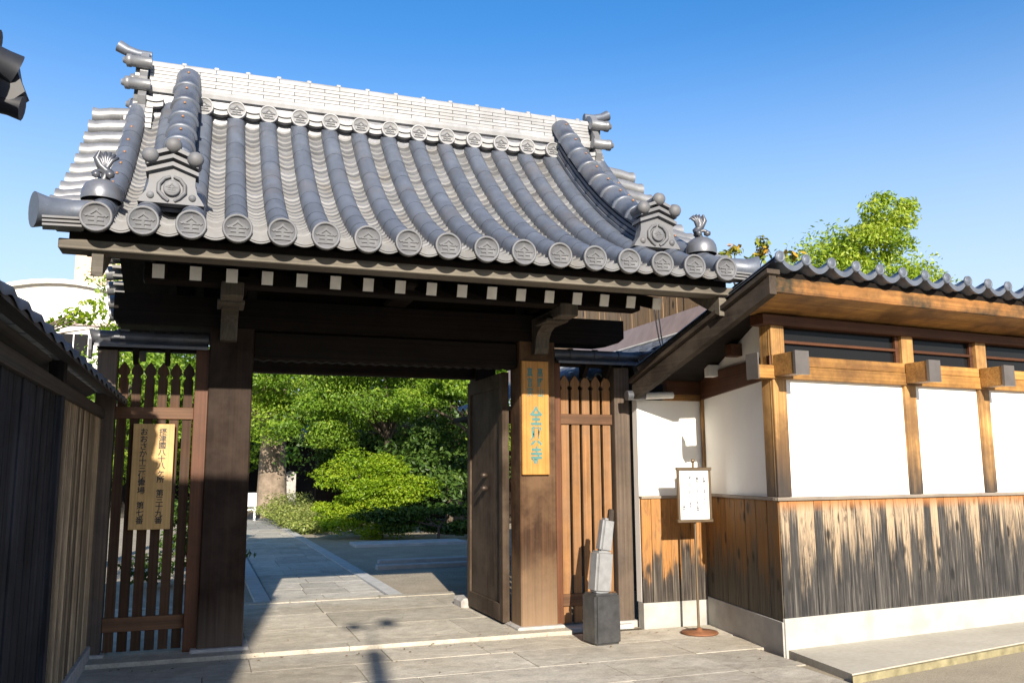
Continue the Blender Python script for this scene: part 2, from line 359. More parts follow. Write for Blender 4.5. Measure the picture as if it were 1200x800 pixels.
def copy_obj(o, parent, loc, name=None):
    c = o.copy(); COL.objects.link(c); c.parent = parent; W[c.name] = Vector(loc)
    c.location = Vector(loc)-(W[parent.name] if parent else Vector((0, 0, 0))); return c
def text_mesh(name, s, size, mat, depth=.002, bold=0.0, line=1.0, sx=1.0):
    cu = bpy.data.curves.new(name, 'FONT'); cu.body = s; cu.size = size; cu.extrude = depth; cu.offset = bold; cu.space_line = line
    cu.align_x = 'CENTER'; cu.align_y = 'TOP'; cu.resolution_u = 3
    o = bpy.data.objects.new(name, cu); COL.objects.link(o); bpy.context.view_layer.update()
    me = bpy.data.meshes.new_from_object(o.evaluated_get(bpy.context.evaluated_depsgraph_get()))
    bpy.data.objects.remove(o); bpy.data.curves.remove(cu)
    # stand it up, facing -Y
    for v in me.vertices: v.co = (v.co.x*sx, -v.co.z, v.co.y)
    me.materials.clear(); me.materials.append(M_[mat]); me.name = name; return me
def smoothstep(t): t = max(0, min(1, t)); return t*t*(3-2*t)

# ------------------------------------------------------------------ ground
mb = MB(); mb.add([(-400, -300, -.02), (400, -300, -.02), (400, 700, -.02), (-400, 700, -.02)], [(0, 1, 2, 3)]); struct('ground', mb, 'soil')
mb = MB(); mb.add([(-30, -40, -.012), (60, -40, -.012), (60, 5.9, -.012), (-30, 5.9, -.012)], [(0, 1, 2, 3)]); struct('road', mb, 'asphalt')
def slabs(x0, x1, y0, y1, rh, wr, z, th=.06, gap=.006, xr=None, lift=.0018):
    mb = MB(); y = y0
    while y < y1-.02:
        h = min(rh*random.uniform(.9, 1.1), y1-y)
        if y1-(y+h) < rh*.4: h = y1-y
        xa = x0 if not xr else x0; xe = x1 if not xr else xr(y+h*.5); x = xa
        while x < xe-.02:
            wd = random.uniform(*wr)
            if xe-(x+wd) < wr[0]*.6: wd = xe-x
            bm = bmesh.new(); bmesh.ops.create_cube(bm, size=1)
            dz = random.uniform(-lift, lift*.3); tx, ty = random.uniform(-.002, .002), random.uniform(-.002, .002)
            for v in bm.verts:
                px, py = v.co.x*(wd-gap*random.uniform(.7, 1.6)), v.co.y*(h-gap*random.uniform(.7, 1.6))
                v.co = Vector((x+wd/2+px, y+h/2+py, (z+dz+px*tx*.5+py*ty*.5) if v.co.z > 0 else z-th))
            bmesh.ops.bevel(bm, geom=[e for e in bm.edges if all(v.co.z > z-th/2 for v in e.verts)], offset=.0018, segments=1, affect='EDGES')
            bm.verts.index_update(); mb.add([v.co[:] for v in bm.verts], [[v.index for v in f.verts] for f in bm.faces]); bm.free()
            x += wd
        y += h
    return mb
def slab_mat(name, col, warm, iv=.16):
    g = NG(name); v = g.coord((1, 1, 1), False)
    fine = g.noise(v, 55, 4, .7); mid = g.noise(v, 6, 6, .7, .3); big = g.noise(g.coord((.6, 1.1, 1), False), 1.1, 6, .7, .5); cl = g.noise(g.coord((1.3, 2, 1), False), 2.6, 6, .7, 1.4)
    c = g.mix(g.ramp(big, [(.38, 0), (.66, 1)]), col, warm)
    c = g.mix(.55, c, g.ramp(mid, [(.28, .55), (.7, 1.15)]), 'MULTIPLY'); c = g.mix(.45, c, g.ramp(cl, [(.35, .6), (.6, 1.1)]), 'MULTIPLY')
    c = g.mix(.5, c, g.ramp(fine, [(.3, .6), (.7, 1.2)]), 'MULTIPLY'); c = g.value(c, g.island(1-iv, 1+iv))
    spot = g.noise(v, 17, 3, .6); c = g.mix(g.math('MULTIPLY', g.ramp(spot, [(.68, 0), (.73, 1)]), .5), c, (.10, .09, .07))
    g.bump(g.math('ADD', g.math('MULTIPLY', fine, .5), g.math('ADD', mid, cl)), .010, .75)
    return g.fin(c, .8, 0, .25)
M_['slab'] = slab_mat('slab', (.54, .50, .42), (.45, .40, .315)); M_['slab_path'] = slab_mat('slab_path', (.50, .475, .42), (.42, .39, .33))
mb = MB(); mb.prism([(-.8, -6), (4.0, -6), (4.26, 5.15), (4.33, 6.0), (4.72, 7.6), (-.8, 7.6)], -.06, -.014, 'z'); struct('forecourt_bed', mb, 'soil')
mb = slabs(-.79, 4.2, 1.2, 7.49,   .66, (.8, 1.45), 0.0, .05, xr=lambda y: 4.0+.26*(y+6)/11.15 if y < 5.15 else (4.26+.07*(y-5.15) if y < 6 else 4.36+.235*(y-6))); struct('forecourt_pavement', mb, 'slab')
mb = MB(); mb.bev(-.84, 3.21, 7.52, 10.40, -.05, .008, .01); struct('gate_floor_bed', mb, 'soil')
mb = slabs(-.85, 3.22, 7.70, 10.24,   .84, (.9, 1.5), .028, .06); m2 = slabs(-.85, 3.22, 7.50, 7.70, .2, (1.6, 2.2), .032, .09); m3 = slabs(-.85, 3.22, 10.24, 10.42, .2, (1.2, 1.8), .034, .08); mb.add(m2.v, m2.f); mb.add(m3.v, m3.f); struct('gate_floor', mb, 'slab')
mb = MB(); mb.bev(3.22, 3.9, 7.62, 7.95, -.05, .03, .01); mb.bev(-.95, -.86, 7.62, 8.0, -.05, .03, .01); struct('sill_stone', mb, 'kerb')
mb = MB(); mb.add([(-12, 7.6, -.01), (14, 7.6, -.01), (14, 19.5, -.01), (-12, 40, -.01)], [(0, 1, 2, 3)]); struct('gravel_yard', mb, 'gravel')
mb = MB()
PL = [(.78, 10.42), (.75, 15), (.70, 20), (.55, 26), (.3, 33)]; PR = [(2.12, 10.42), (2.08, 15), (2.03, 20), (2.0, 24), (2.2, 30)]
mq = slabs(.79, 2.11, 10.43, 24, .55, (.38, .62), .010, .03, .007, lift=.002); struct('path_slabs', mq, 'slab_path')
for i in range(4): mb.add([(*PL[i], -.004), (*PR[i], -.004), (*PR[i+1], -.004), (*PL[i+1], -.004)], [(0, 1, 2, 3)])
struct('garden_path', mb, 'path')
mb = MB()
for P, sg in ((PL, -1), (PR, 1)):
    for i in range(3):
        a, b = P[i], P[i+1]
        x0, x1 = sorted((0, sg*.17))
        vs = []
        for q in (a, b):
            for dx, z in ((x0, -.05), (x0, .03), (x1, .03), (x1, -.05)): vs.append((q[0]+dx+sg*.003, q[1], z))
        mb.add(vs, [(0, 1, 5, 4), (1, 2, 6, 5), (2, 3, 7, 6), (3, 0, 4, 7), (0, 3, 2, 1), (4, 5, 6, 7)])
struct('path_kerb', mb, 'kerb')
mb = MB(); mb.bev(2.55, 6.0, 13.45, 13.62, -.05, .06, .01); mb.bev(2.75, 6.0, 14.35, 14.5, -.05, .05, .01); mb.bev(2.9, 5.2, 17.6, 18.4, -.05, .05, .01)
struct('garden_step', mb, 'kerb')
# apron before the storehouse, with a shallow kerb
mb = MB(); mb.prism([(4.43, 6.02), (4.33, 5.18), (6.5, 5.62), (12, 6.62), (12, 6.9)], -.05, .045, 'z'); struct('concrete_apron', mb, 'apron')
mb = MB(); mb.prism([(4.30, 5.14), (4.33, 5.172), (6.5, 5.612), (12, 6.612), (12, 6.57), (6.51, 5.575)], -.05, .038, 'z'); struct('apron_kerb', mb, 'moss_edge')

# ------------------------------------------------------------------ temple gate
X0 = 1.587; SP = .2895; YD, YR = 5.88, 8.35
def zr(y):                       # centre line of the round tiles
    d = (y if y <= YR else 2*YR-y)-YD
    return 3.062+.385*d+.145*d*d
gate = thing('temple_gate', (X0, 7.87, 0), 'wide dark wooden temple gate with a heavy curved grey tile roof and open doors', 'gate')
# posts
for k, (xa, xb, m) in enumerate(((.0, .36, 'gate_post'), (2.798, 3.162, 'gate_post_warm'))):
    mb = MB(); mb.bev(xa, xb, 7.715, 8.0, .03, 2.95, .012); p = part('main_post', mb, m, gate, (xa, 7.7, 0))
    mb = MB(); mb.bev(xa-.05, xb+.05, 7.66, 8.06, -.02, .055, .012); part('base_stone', mb, 'granite', p)
for xa in (.03, 2.86):
    mb = MB(); mb.bev(xa, xa+.24, 9.35, 9.59, .03, 2.95, .01); part('rear_post', mb, 'gate_post', gate, (xa, 9.35, 0))
mb = MB(); mb.bev(3.115+.05, 3.225, 7.74, 7.83, .03, 2.5, .004); part('jamb', mb, 'jamb', gate, (3.2, 7.7, 0))
mb = MB(); mb.bev(-.105, .008, 7.76, 7.85, .03, 2.5, .004); part('jamb', mb, 'jamb', gate, (-.05, 7.7, 0))
# lintels
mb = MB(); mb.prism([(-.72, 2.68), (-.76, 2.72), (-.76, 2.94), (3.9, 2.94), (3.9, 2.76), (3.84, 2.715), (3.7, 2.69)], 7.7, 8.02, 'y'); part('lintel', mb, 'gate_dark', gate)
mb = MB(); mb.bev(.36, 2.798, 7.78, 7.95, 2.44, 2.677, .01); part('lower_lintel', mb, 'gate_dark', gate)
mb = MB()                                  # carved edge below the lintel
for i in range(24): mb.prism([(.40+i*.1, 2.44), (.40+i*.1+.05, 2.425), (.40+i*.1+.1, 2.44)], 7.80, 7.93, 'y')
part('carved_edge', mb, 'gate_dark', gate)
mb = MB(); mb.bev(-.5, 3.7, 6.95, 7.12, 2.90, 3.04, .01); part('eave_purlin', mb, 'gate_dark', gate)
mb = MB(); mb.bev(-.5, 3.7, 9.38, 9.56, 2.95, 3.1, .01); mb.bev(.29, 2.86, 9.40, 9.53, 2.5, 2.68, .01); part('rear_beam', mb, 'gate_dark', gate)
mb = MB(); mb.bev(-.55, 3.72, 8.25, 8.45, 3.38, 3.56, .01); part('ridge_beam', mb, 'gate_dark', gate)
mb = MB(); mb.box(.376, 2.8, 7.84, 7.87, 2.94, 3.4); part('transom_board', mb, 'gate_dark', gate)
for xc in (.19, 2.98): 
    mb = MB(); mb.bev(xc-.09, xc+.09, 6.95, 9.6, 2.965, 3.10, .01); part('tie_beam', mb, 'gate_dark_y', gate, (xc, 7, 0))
mb = MB(); mb.bev(X0-.11, X0+.11, 6.75, 8.0, 2.95, 3.12, .02); part('middle_arm', mb, 'gate_dark_y', gate)
# curved bracket under each purlin end
for xc in (.147, 2.985):
    b_ = thing = None or None
    prof = [(7.715, 2.56), (7.62, 2.565), (7.6, 2.62), (7.585, 2.70), (7.53, 2.76), (7.42, 2.80), (7.34, 2.80), (7.34, 2.85), (7.02, 2.86), (6.98, 2.90), (7.715, 2.90)]
    mb = MB(); mb.prism(prof, xc-.068, xc+.068, 'x')
    br = part('bracket', mb, 'bracket', gate, (xc, 7.7, 2.5))
    mb = MB(); mb.bev(xc-.105, xc+.105, 7.20, 7.52, 2.805, 2.835, .005); mb.bev(xc-.085, xc+.085, 6.93, 7.13, 2.81, 2.93, .01)
    part('bearing_block', mb, 'bracket', br)
def thing(name, loc, label, cat, group=None):
    o = bpy.data.objects.new(name, None); COL.objects.link(o); o.location = loc; o.empty_display_size = .2; W[o.name] = Vector(loc)
    return tag(o, label, cat, group)
# rafters: white painted ends
def raf_z(y): return 2.865+.30*(y-6.45)
first = None
for i in range(17):
    x = 1.611+(i-8)*.247
    if first is None:
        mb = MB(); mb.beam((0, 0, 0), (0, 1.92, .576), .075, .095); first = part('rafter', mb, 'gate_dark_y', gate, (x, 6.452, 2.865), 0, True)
        mb = MB(); mb.beam((0, -.012, -.0036), (0, .0, 0), .079, .099); fe = part('rafter_end', mb, 'white_end', first, (x, 6.452, 2.865), 0, True)
    else:
        r_ = copy_obj(first, gate, (x, 6.452, 2.865)); copy_obj(fe, r_, (x, 6.452, 2.865))
firstb = None
for i in range(17):
    x = 1.611+(i-8)*.247
    if firstb is None:
        mb = MB(); mb.beam((0, 0, 0), (0, 1.9, -.57), .075, .095); firstb = part('rear_rafter', mb, 'gate_dark_y', gate, (x, 8.36, 3.435), 0, True)
    else: copy_obj(firstb, gate, (x, 8.36, 3.435))
# boarding over the rafters, eave boards
XL, XR = X0-2.53, X0+2.48
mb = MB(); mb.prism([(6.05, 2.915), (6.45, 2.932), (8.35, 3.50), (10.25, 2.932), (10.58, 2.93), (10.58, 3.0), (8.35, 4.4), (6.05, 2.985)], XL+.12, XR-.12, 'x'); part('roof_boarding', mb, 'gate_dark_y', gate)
mb = MB(); mb.bev(XL, XR, 6.02, 6.2, 2.880, 2.946, .006); part('eave_board', mb, 'grey_trim', gate)
mb = MB(); mb.bev(XL, XR, 10.44, 10.56, 2.928, 2.988, .006); part('rear_eave_board', mb, 'grey_trim', gate)
mb = MB(); mb.box(XL+.06, XR-.06, 6.03, 6.3, 2.948, 2.995); part('tile_batten', mb, 'gate_dark', gate)
# gable boards
for xc in (X0-2.30, X0+2.40):
    mb = MB(); top, bot = [], []
    for k in range(13):
        y = 6.06+(YR-6.06)*k/12; top.append((y, min(zr(y)-.20, 2.90) if k == 0 else zr(y)-.20)); bot.append((y, zr(y)-.20-.22-.03*k/12))
    prof = top+[(2*YR-y, z) for y, z in top[::-1][1:]]+[(2*YR-y, z) for y, z in bot]+[q for q in bot[::-1][1:]]
    mb.prism(prof, xc-.035, xc+.035, 'x'); part('gable_board', mb, 'grey_trim', gate)

# --- tiles
def pan_sheet(x0, x1, side):
    """one trough of lapped pan tiles, front and back slope"""
    mb = MB(); n = 31; seg = 5
    if 1:
        for k in range(n):
            ya = YD+.015+(YR-.10-YD)*k/n; yb = YD+.015+(YR-.10-YD)*(k+1)/n+.03
            vs = []
            for (y, dz) in ((ya, .012), (ya, -.014), (yb, -.012)):
                for j in range(seg+1):
                    t = j/seg; x = x0+(x1-x0)*t
                    sag = -.055+.045*(2*t-1)**2
                    vs.append((x, y if side == 0 else 2*YR-y, zr(y)+sag+dz))
            m = seg+1
            # lip and tread; the tread runs from the raised lip back under the next tile
            fs = [(j, j+1, m+j+1, m+j) for j in range(seg)]+[(j, j+1, 2*m+j+1, 2*m+j) for j in range(seg)]
            mb.add(vs, fs)
        # eave pan end, a hanging curved lip
        y = YD+.0 if side == 0 else 2*YR-YD; dy = .02 if side == 0 else -.02
        up_, lo = [], []
        for j in range(9):
            t = j/8; x = x0+(x1-x0)*t; zz = zr(YD)-.045+.030*(2*t-1)**2
            up_.append((x, zz+.012)); lo.append((x, zz-.045))
        mb.prism(up_+lo[::-1], y, y+dy, 'y')
        mb.prism([(a, b-.022) for a, b in up_]+[(a, b+.012) for a, b in lo[::-1]], y-.006 if side == 0 else y+.006, y, 'y')
    return mb
rx = [X0+(i-8)*SP+.014*(1 if i < 1 else 0) for i in range(17)]
for i in range(16):
    for sd_ in (0, 1): part('pan_tile_course', pan_sheet(rx[i]+.06, rx[i+1]-.06, sd_), 'pan', gate, (rx[i], YD, 3))
def roll_mesh(r=.082):
    """round tiles of one row, eave to ridge, each tile slightly tapered so the joints show"""
    mb = MB(); n = 12; tiles = 9; ye = 8.27
    for side in (0, 1):
        for k in range(tiles):
            ya = YD+(ye-YD)*k/tiles; yb = YD+(ye-YD)*(k+1)/tiles
            rows = []
            for q, rr in ((0, r), (.5, r-.0006), (1, r-.0018)):
                y = ya+(yb-ya)*q; yy = y if side == 0 else 2*YR-y
                sl = .385+.29*(y-YD); nl = math.hypot(1, sl); ny, nz = (-sl/nl, 1/nl)
                if side: ny = -ny
                for j in range(n+1):
                    t = math.pi*j/n-.25*(1-2*j/n); c, s = math.cos(t), math.sin(t)
                    rows.append((rr*c, yy-YD+ny*rr*s, zr(y)+nz*rr*s-3.062))
            m = n+1
            mb.add(rows, [(a*m+j, a*m+j+1, (a+1)*m+j+1, (a+1)*m+j) for a in range(2) for j in range(n)], True)
    return mb
def disc_mb(r, th=.03):
    mb = MB(); q = [(0, -th+.012), (r*.80, -th+.012), (r*.83, -th+.004), (r*.86, -th), (r*.97, -th), (r, -th+.006), (r, .01), (0, .01)]
    return mb.lathe(q, n=28, axis='y')
roll_me = roll_mesh().mesh('round_tile_row', M_['roll'])
disc_me = disc_mb(.098).mesh('eave_disc', M_['disc'])
emb_me = text_mesh('crest', '全', .135, 'emblem', .004, .0025, 1, 1.05)
zs = [v.co.z for v in emb_me.vertices]; xs = [v.co.x for v in emb_me.vertices]
zc, xc_ = (max(zs)+min(zs))/2, (max(xs)+min(xs))/2
for v in emb_me.vertices: v.co.z = (v.co.z-zc)*.88; v.co.x -= xc_
nail_mb = MB(); nail_mb.lathe([(0, .014), (.009, .012), (.012, 0)], n=8)
nail_me = nail_mb.mesh('nail_head', M_['iron'])
for i, x in enumerate(rx):
    ro = obj('round_tile_row', roll_me, gate, (x, YD, 3.062))
    d = obj('eave_disc', disc_me, ro, (x, YD, 3.06)); 
    obj('crest', emb_me, ro, (x, YD-.022, 3.06))
    obj('nail_head', nail_me, ro, (x, YD+.07, 3.062+.105))
    if i in (0, 16):
        mbn = MB()
        for k in range(8): 
            y = YD+.35+k*.22; mbn.lathe([(0, .012), (.008, .011), (.011, -.004)], (x, y-.03, zr(y)+.082), 8)
        part('nail_row', mbn, 'nail', ro)
# verge tiles along the gables
for sg, xe in ((-1, rx[0]), (1, rx[16])):
    for k in range(11):
        y = 6.20+k*.19
        for yy in ((y,) if k < 11 else ()):
            mb = MB(); ln = .30-.0*k
            mb.tube([(xe+sg*.05, yy, zr(y)-.005), (xe+sg*(.05+ln*.5), yy, zr(y)-.02), (xe+sg*(.05+ln*.8), yy, zr(y)-.045), (xe+sg*(.05+ln), yy, zr(y)-.045)], [.068, .068, .072, .078], 14)
            part('verge_tile', mb, 'silver', gate, (xe, yy, zr(y)))
    for k in range(10):
        y = 2*YR-(6.3+k*.19); mb = MB()
        mb.tube([(xe+sg*.05, y, zr(y)-.005), (xe+sg*.35, y, zr(y)-.045)], [.068, .078], 10); part('rear_verge_tile', mb, 'silver', gate, (xe, y, zr(y)))
    mb = MB()                                       # flat stepped tiles under the verge row
    for k in range(22):
        y = 6.1+k*.1; mb.box(xe-.02 if sg > 0 else xe-.27, xe+.27 if sg > 0 else xe+.02, y, y+.12, zr(y)-.12, zr(y)-.09)
        y2 = 2*YR-y; mb.box(xe-.02 if sg > 0 else xe-.27, xe+.27 if sg > 0 else xe+.02, y2-.12, y2, zr(y)-.12, zr(y)-.09)
    part('verge_course', mb, 'pan', gate)
    # corner tile with its flared end
    mb = MB(); mb.tube([(xe+sg*.02, 6.04, 3.125), (xe+sg*.16, 6.03, 3.12), (xe+sg*.28, 6.0, 3.105), (xe+sg*.37, 5.96, 3.10)], [.08, .08, .09, .115], 18, False)
    ct = part('corner_tile', mb, 'roll', gate, (xe, 6.1, 3.1))
    mb = MB(); d = Vector((sg*.37-sg*.28, -.04, -.005)).normalized(); c = Vector((xe+sg*.37, 5.96, 3.10))
    mb.tube([c-d*.03, c-d*.012, c], [.10, .10, .113], 18); part('corner_disc', mb, 'blacktile', ct)
    mb = MB(); 
    for q in range(3): mb.beam((xe+sg*.08, 5.95+.01*q, 3.05-.022*q), (xe+sg*.31, 5.92+.01*q, 3.035-.022*q), .12, .014)
    part('corner_pan', mb, 'disc', ct)
    # domed finial with a curled beast
    c = Vector((xe-sg*.0+sg*.02, 6.25, zr(6.25)+.05)); fin = None
    mb = MB(); mb.lathe([(.128, 0), (.131, .03), (.125, .075), (.105, .112), (.07, .138), (.03, .148), (0, .15)], c, 28); fin = part('roof_finial', mb, 'dome', gate, c)
    mb = MB(); b = c+Vector((0, 0, .145))
    for s2 in (-1, 1):
        mb.tube([b+Vector((s2*.02+s2*.038*math.cos(t)*(1-t/9), -.02+.012*t, .038+.035*math.sin(t)*(1-t/9))) for t in np.linspace(0, 7.5, 16)], [.016*(1-k/22) for k in range(16)], 8)
    mb.tube([b+Vector((0, .02, .0)), b+Vector((sg*-.03, .02, .07)), b+Vector((sg*.02, .02, .11)), b+Vector((sg*.05, .01, .16)), b+Vector((sg*.03, .0, .21))], [.035, .034, .03, .022, .008], 8)
    for k in range(6):
        a = -.9+k*.36; tip = b+Vector((-sg*.02+math.sin(a)*.085, .01, .12+math.cos(a)*.085))
        mb.tube([b+Vector((-sg*.01, .015, .08)), (b+Vector((-sg*.01, .015, .10))+tip)/2+Vector((0, -.012, .012)), tip, tip+Vector((-.012, .01, -.01))], [.017, .016, .011, .003], 7)
    mb.lathe([(.0, -.028), (.028, -.012), (.03, .012), (.0, .03)], b+Vector((.045, -.03, .035)), 10); mb.lathe([(.0, -.028), (.026, -.012), (.026, .012), (.0, .026)], b+Vector((-.04, -.035, .03)), 10)
    part('curled_beast', mb, 'blacktile', fin)
# ridge foot: small discs with arched tiles between
for i in range(15):
    x = X0+(i-7)*SP
    if i == 0 or i == 14: continue
    if i == 1: sd = obj('ridge_disc', disc_mb(.086, .03).mesh('ridge_disc', M_['ridge']), gate, (x, 8.1, 4.80)); se = obj('crest', emb_me.copy(), sd, (x, 8.078, 4.80)); se.scale = (.85, 1, .85)
    else:
        c2 = copy_obj(sd, gate, (x, 8.1, 4.80)); copy_obj(se, c2, (x, 8.078, 4.80))
for i in range(16):
    xa = X0+(i-8)*SP+.06; xb = xa+SP-.12
    for yy, s2 in ((8.10, 1), (8.6, -1)):
        mb = MB(); up_ = [(xa+(xb-xa)*j/6, 4.835+.02*(2*j/6-1)**2) for j in range(7)]
        mb.prism(up_+[(a_, b_-.04) for a_, b_ in up_[::-1]], yy, yy+s2*.12, 'y')
        mb.prism([(a_, b_-.038) for a_, b_ in up_]+[(a_, b_-.085) for a_, b_ in up_[::-1]], yy+s2*.018, yy+s2*.13, 'y')
        part('ridge_foot_tile', mb, 'ridge', gate, (xa, yy, 4.8))
mb = MB(); mb.box(X0-2.2, X0+2.2, 8.19, 8.51, 4.55, 4.90); part('ridge_core', mb, 'blacktile', gate)
mb = MB(); hl = 2.22
mb.prism([(8.21, 4.90), (8.165, 4.915), (8.155, 4.95), (8.165, 4.985), (8.21, 5.0), (8.49, 5.0), (8.535, 4.985), (8.545, 4.95), (8.535, 4.915), (8.49, 4.90)], X0-hl, X0+hl, 'x')
for k in range(6):                                  # stacked flat tiles, each course cut into lengths
    z = 5.0+k*.037; off = .0 if k % 2 else SP/2
    xs_ = [X0-hl]+[x for x in np.arange(X0-hl+SP+off, X0+hl-.1, SP)]+[X0+hl]
    for a, b in zip(xs_[:-1], xs_[1:]):
        jy = random.uniform(-.002, .002); mb.box(a+.003, b-.003, 8.205+.004*k+jy, 8.495-.004*k, z+.004, z+.034)
ridge = part('main_ridge', mb, 'ridge', gate, (X0, YR, 4.9))
mb = MB()
xs_ = np.arange(X0-hl, X0+hl-.05, SP)
for k, x in enumerate(xs_):
    xb = min(x+SP, X0+hl); rr = []
    for j in range(9):
        t = math.pi*j/8; rr.append((8.35-.115*math.cos(t), 5.222+.05*math.sin(t)))
    mb.prism(rr, x+.003, xb-.003, 'x')
part('ridge_cap', mb, 'ridge', ridge)
kn = None
for x in xs_[1:]:
    if kn is None:
        mb = MB(); mb.bev(-.022, .022, -.05, .01, -.01, .022, .006); kn = part('cap_knob', mb, 'ridge', ridge, (x, 8.35, 5.27), 0, True)
    else: copy_obj(kn, ridge, (x, 8.35, 5.27))
# ridge end ornaments
for sg in (-1, 1):
    xe = X0+sg*hl
    pr = [(8.05, 4.62), (8.10, 4.75), (8.06, 4.82), (8.13, 4.92), (8.10, 5.02), (8.16, 5.10), (8.15, 5.22), (8.22, 5.30), (8.35, 5.35), (8.48, 5.30), (8.55, 5.22), (8.54, 5.10), (8.60, 5.02), (8.57, 4.92), (8.64, 4.82), (8.60, 4.75), (8.65, 4.62)]
    mb = MB(); mb.prism(pr, xe+sg*.012, xe+sg*.08, 'x'); mb.prism([(8.35+(a-8.35)*.8, 4.6+(b-4.6)*.93) for a, b in pr], xe+sg*.081, xe+sg*.12, 'x')
    en = part('ridge_end_tile', mb, 'silver', gate, (xe, 8.35, 4.6))
    mb = MB()
    mb.tube([(xe+sg*.0, 8.35, 5.335), (xe+sg*.12, 8.35, 5.335), (xe+sg*.21, 8.35, 5.355), (xe+sg*.29, 8.35, 5.395)], [.042, .046, .05, .057], 14)
    part('ridge_horn', mb, 'roll', en)
    for yy, zz in ((8.14, 5.17), (8.10, 4.94), (8.56, 5.17), (8.60, 4.94)):
        mb = MB(); mb.tube([(xe-sg*.02, yy, zz), (xe+sg*.15, yy, zz), (xe+sg*.155, yy, zz), (xe+sg*.19, yy, zz), (xe+sg*.2, yy, zz), (xe+sg*.225, yy, zz)], [.054, .054, .06, .06, .036, .026], 14); part('end_knob', mb, 'silver', en)
    mb = MB()                                       # layered shoulder tiles below the ridge end
    for q in range(5): mb.prism([(8.0+.03*q, 4.50+.06*q), (8.0+.03*q, 4.54+.06*q), (8.7-.03*q, 4.54+.06*q), (8.7-.03*q, 4.50+.06*q)], xe-sg*.05, xe+sg*(.20-.02*q), 'x')
    part('shoulder_tile', mb, 'ridge', en)
# descending ridges
for xc in (rx[1]+SP/2+.0, rx[15]-SP/2-.0):
    mb = MB()
    def H(y): return .25+.10*(y-6.35)/1.9
    N = 22
    for q in range(6):                              # courses of flat tiles
        vs, fs = [], []
        wq = .128-.010*q
        for k in range(N+1):
            y = 6.33+(8.2-6.33)*k/N; b0 = zr(y)+.0+H(y)*q/6; b1 = b0+H(y)/6-.012
            vs += [(xc-wq, y, b0), (xc+wq, y, b0), (xc+wq, y, b1), (xc-wq, y, b1)]
        for k in range(N):
            for a in range(4): fs.append((k*4+a, k*4+(a+1) % 4, (k+1)*4+(a+1) % 4, (k+1)*4+a))
        fs += [(3, 2, 1, 0), (N*4, N*4+1, N*4+2, N*4+3)]; mb.add(vs, fs)
    dr = part('descending_ridge', mb, 'roll', gate, (xc, 7, 4))
    mb = MB(); nt_ = 8; nm = MB()
    for k in range(nt_):
        ya = 6.27+(8.22-6.27)*k/nt_; yb = 6.27+(8.22-6.27)*(k+1)/nt_
        rows = []; lst = ((0, .098), (.0, .122), (.13, .122), (.135, .110), (.6, .108), (1.02, .105))
        for q, rr in lst:
            y = ya+(yb-ya)*q; sl = .385+.29*(y-YD); nl = math.hypot(1, sl); ny, nz = -sl/nl, 1/nl
            for j in range(13):
                t = math.pi*j/12; c, s = math.cos(t), math.sin(t)
                rows.append((xc+rr*1.02*c, y+ny*rr*s, zr(y)+H(y)-.004+nz*rr*s))
        mb.add(rows, [(a*13+j, a*13+j+1, (a+1)*13+j+1, (a+1)*13+j) for a in range(len(lst)-1) for j in range(12)], True)
        if k == 0: mb.add(rows[:13], [tuple(range(13))])
        y = ya+(yb-ya)*.6; nm.lathe([(0, .014), (.008, .012), (.011, -.004)], (xc, y-.06, zr(y)+H(y)+.095), 8)
    part('cap_tile', mb, 'roll', dr); part('nail_row', nm, 'nail', dr)
    # demon-tile plate at the foot
    y0 = 6.19; zb = 3.285
    pf = [(-.215, 0), (.215, 0), (.20, .03), (.165, .08), (.15, .14), (.15, .22), (.16, .235), (.10, .30), (0, .345), (-.10, .30), (-.16, .235), (-.15, .22), (-.15, .14), (-.165, .08), (-.20, .03)]
    mb = MB(); mb.prism([(xc+a, zb+b) for a, b in pf], y0, y0+.09, 'y')
    for q in range(3):                              # three chevron mouldings
        h0 = .20+q*.052; wq = .17-.004*q
        mb.prism([(xc-wq, zb+h0), (xc, zb+h0+.062), (xc+wq, zb+h0), (xc+wq, zb+h0+.026), (xc, zb+h0+.09), (xc-wq, zb+h0+.026)], y0-.035-.012*q, y0+.12, 'y')
    pl_ = part('gable_ornament', mb, 'disc', dr, (xc, y0, zb))
    mb = MB(); mb.lathe([(.055, 0), (.055, -.02), (.048, -.024), (0, -.018)], (xc, y0-.001, zb+.105), 22, 'y')
    for sg in (-1, 1):
        mb.tube([(xc+sg*.02, y0-.004, zb+.018), (xc+sg*.05, y0-.01, zb+.04), (xc+sg*.085, y0-.012, zb+.08), (xc+sg*.083, y0-.012, zb+.13), (xc+sg*.05, y0-.012, zb+.172), (xc+sg*.01, y0-.01, zb+.188)], [.012, .014, .015, .015, .013, .010], 8)
        mb.lathe([(.026, 0), (.022, -.014), (0, -.018)], (xc+sg*.135, y0, zb+.05), 12, 'y')
    part('medallion', mb, 'disc', pl_)
    ce = obj('crest', emb_me, pl_, (xc, y0-.021, zb+.105)); ce.scale = (.6, 1, .6)
    for dx, dz in ((0, .40), (-.145, .315), (.145, .315)):
        mb = MB(); mb.tube([(xc+dx, y0+.12, zb+dz), (xc+dx, y0-.02, zb+dz)], .042, 14)
        mb.lathe([(0, .045), (.03, .035), (.052, .012), (.056, -.008), (.045, -.036), (.02, -.05), (0, -.052)], (xc+dx, y0-.04, zb+dz), 18, 'y'); part('roll_end', mb, 'disc', pl_)
    for sg in (-1, 1):
        mb = MB(); mb.tube([(xc+sg*.02, y0+.03, zb+.375), (xc+sg*.08, y0+.0, zb+.325), (xc+sg*.145, y0+.03, zb+.315)], .022, 8); part('link', mb, 'disc', pl_)
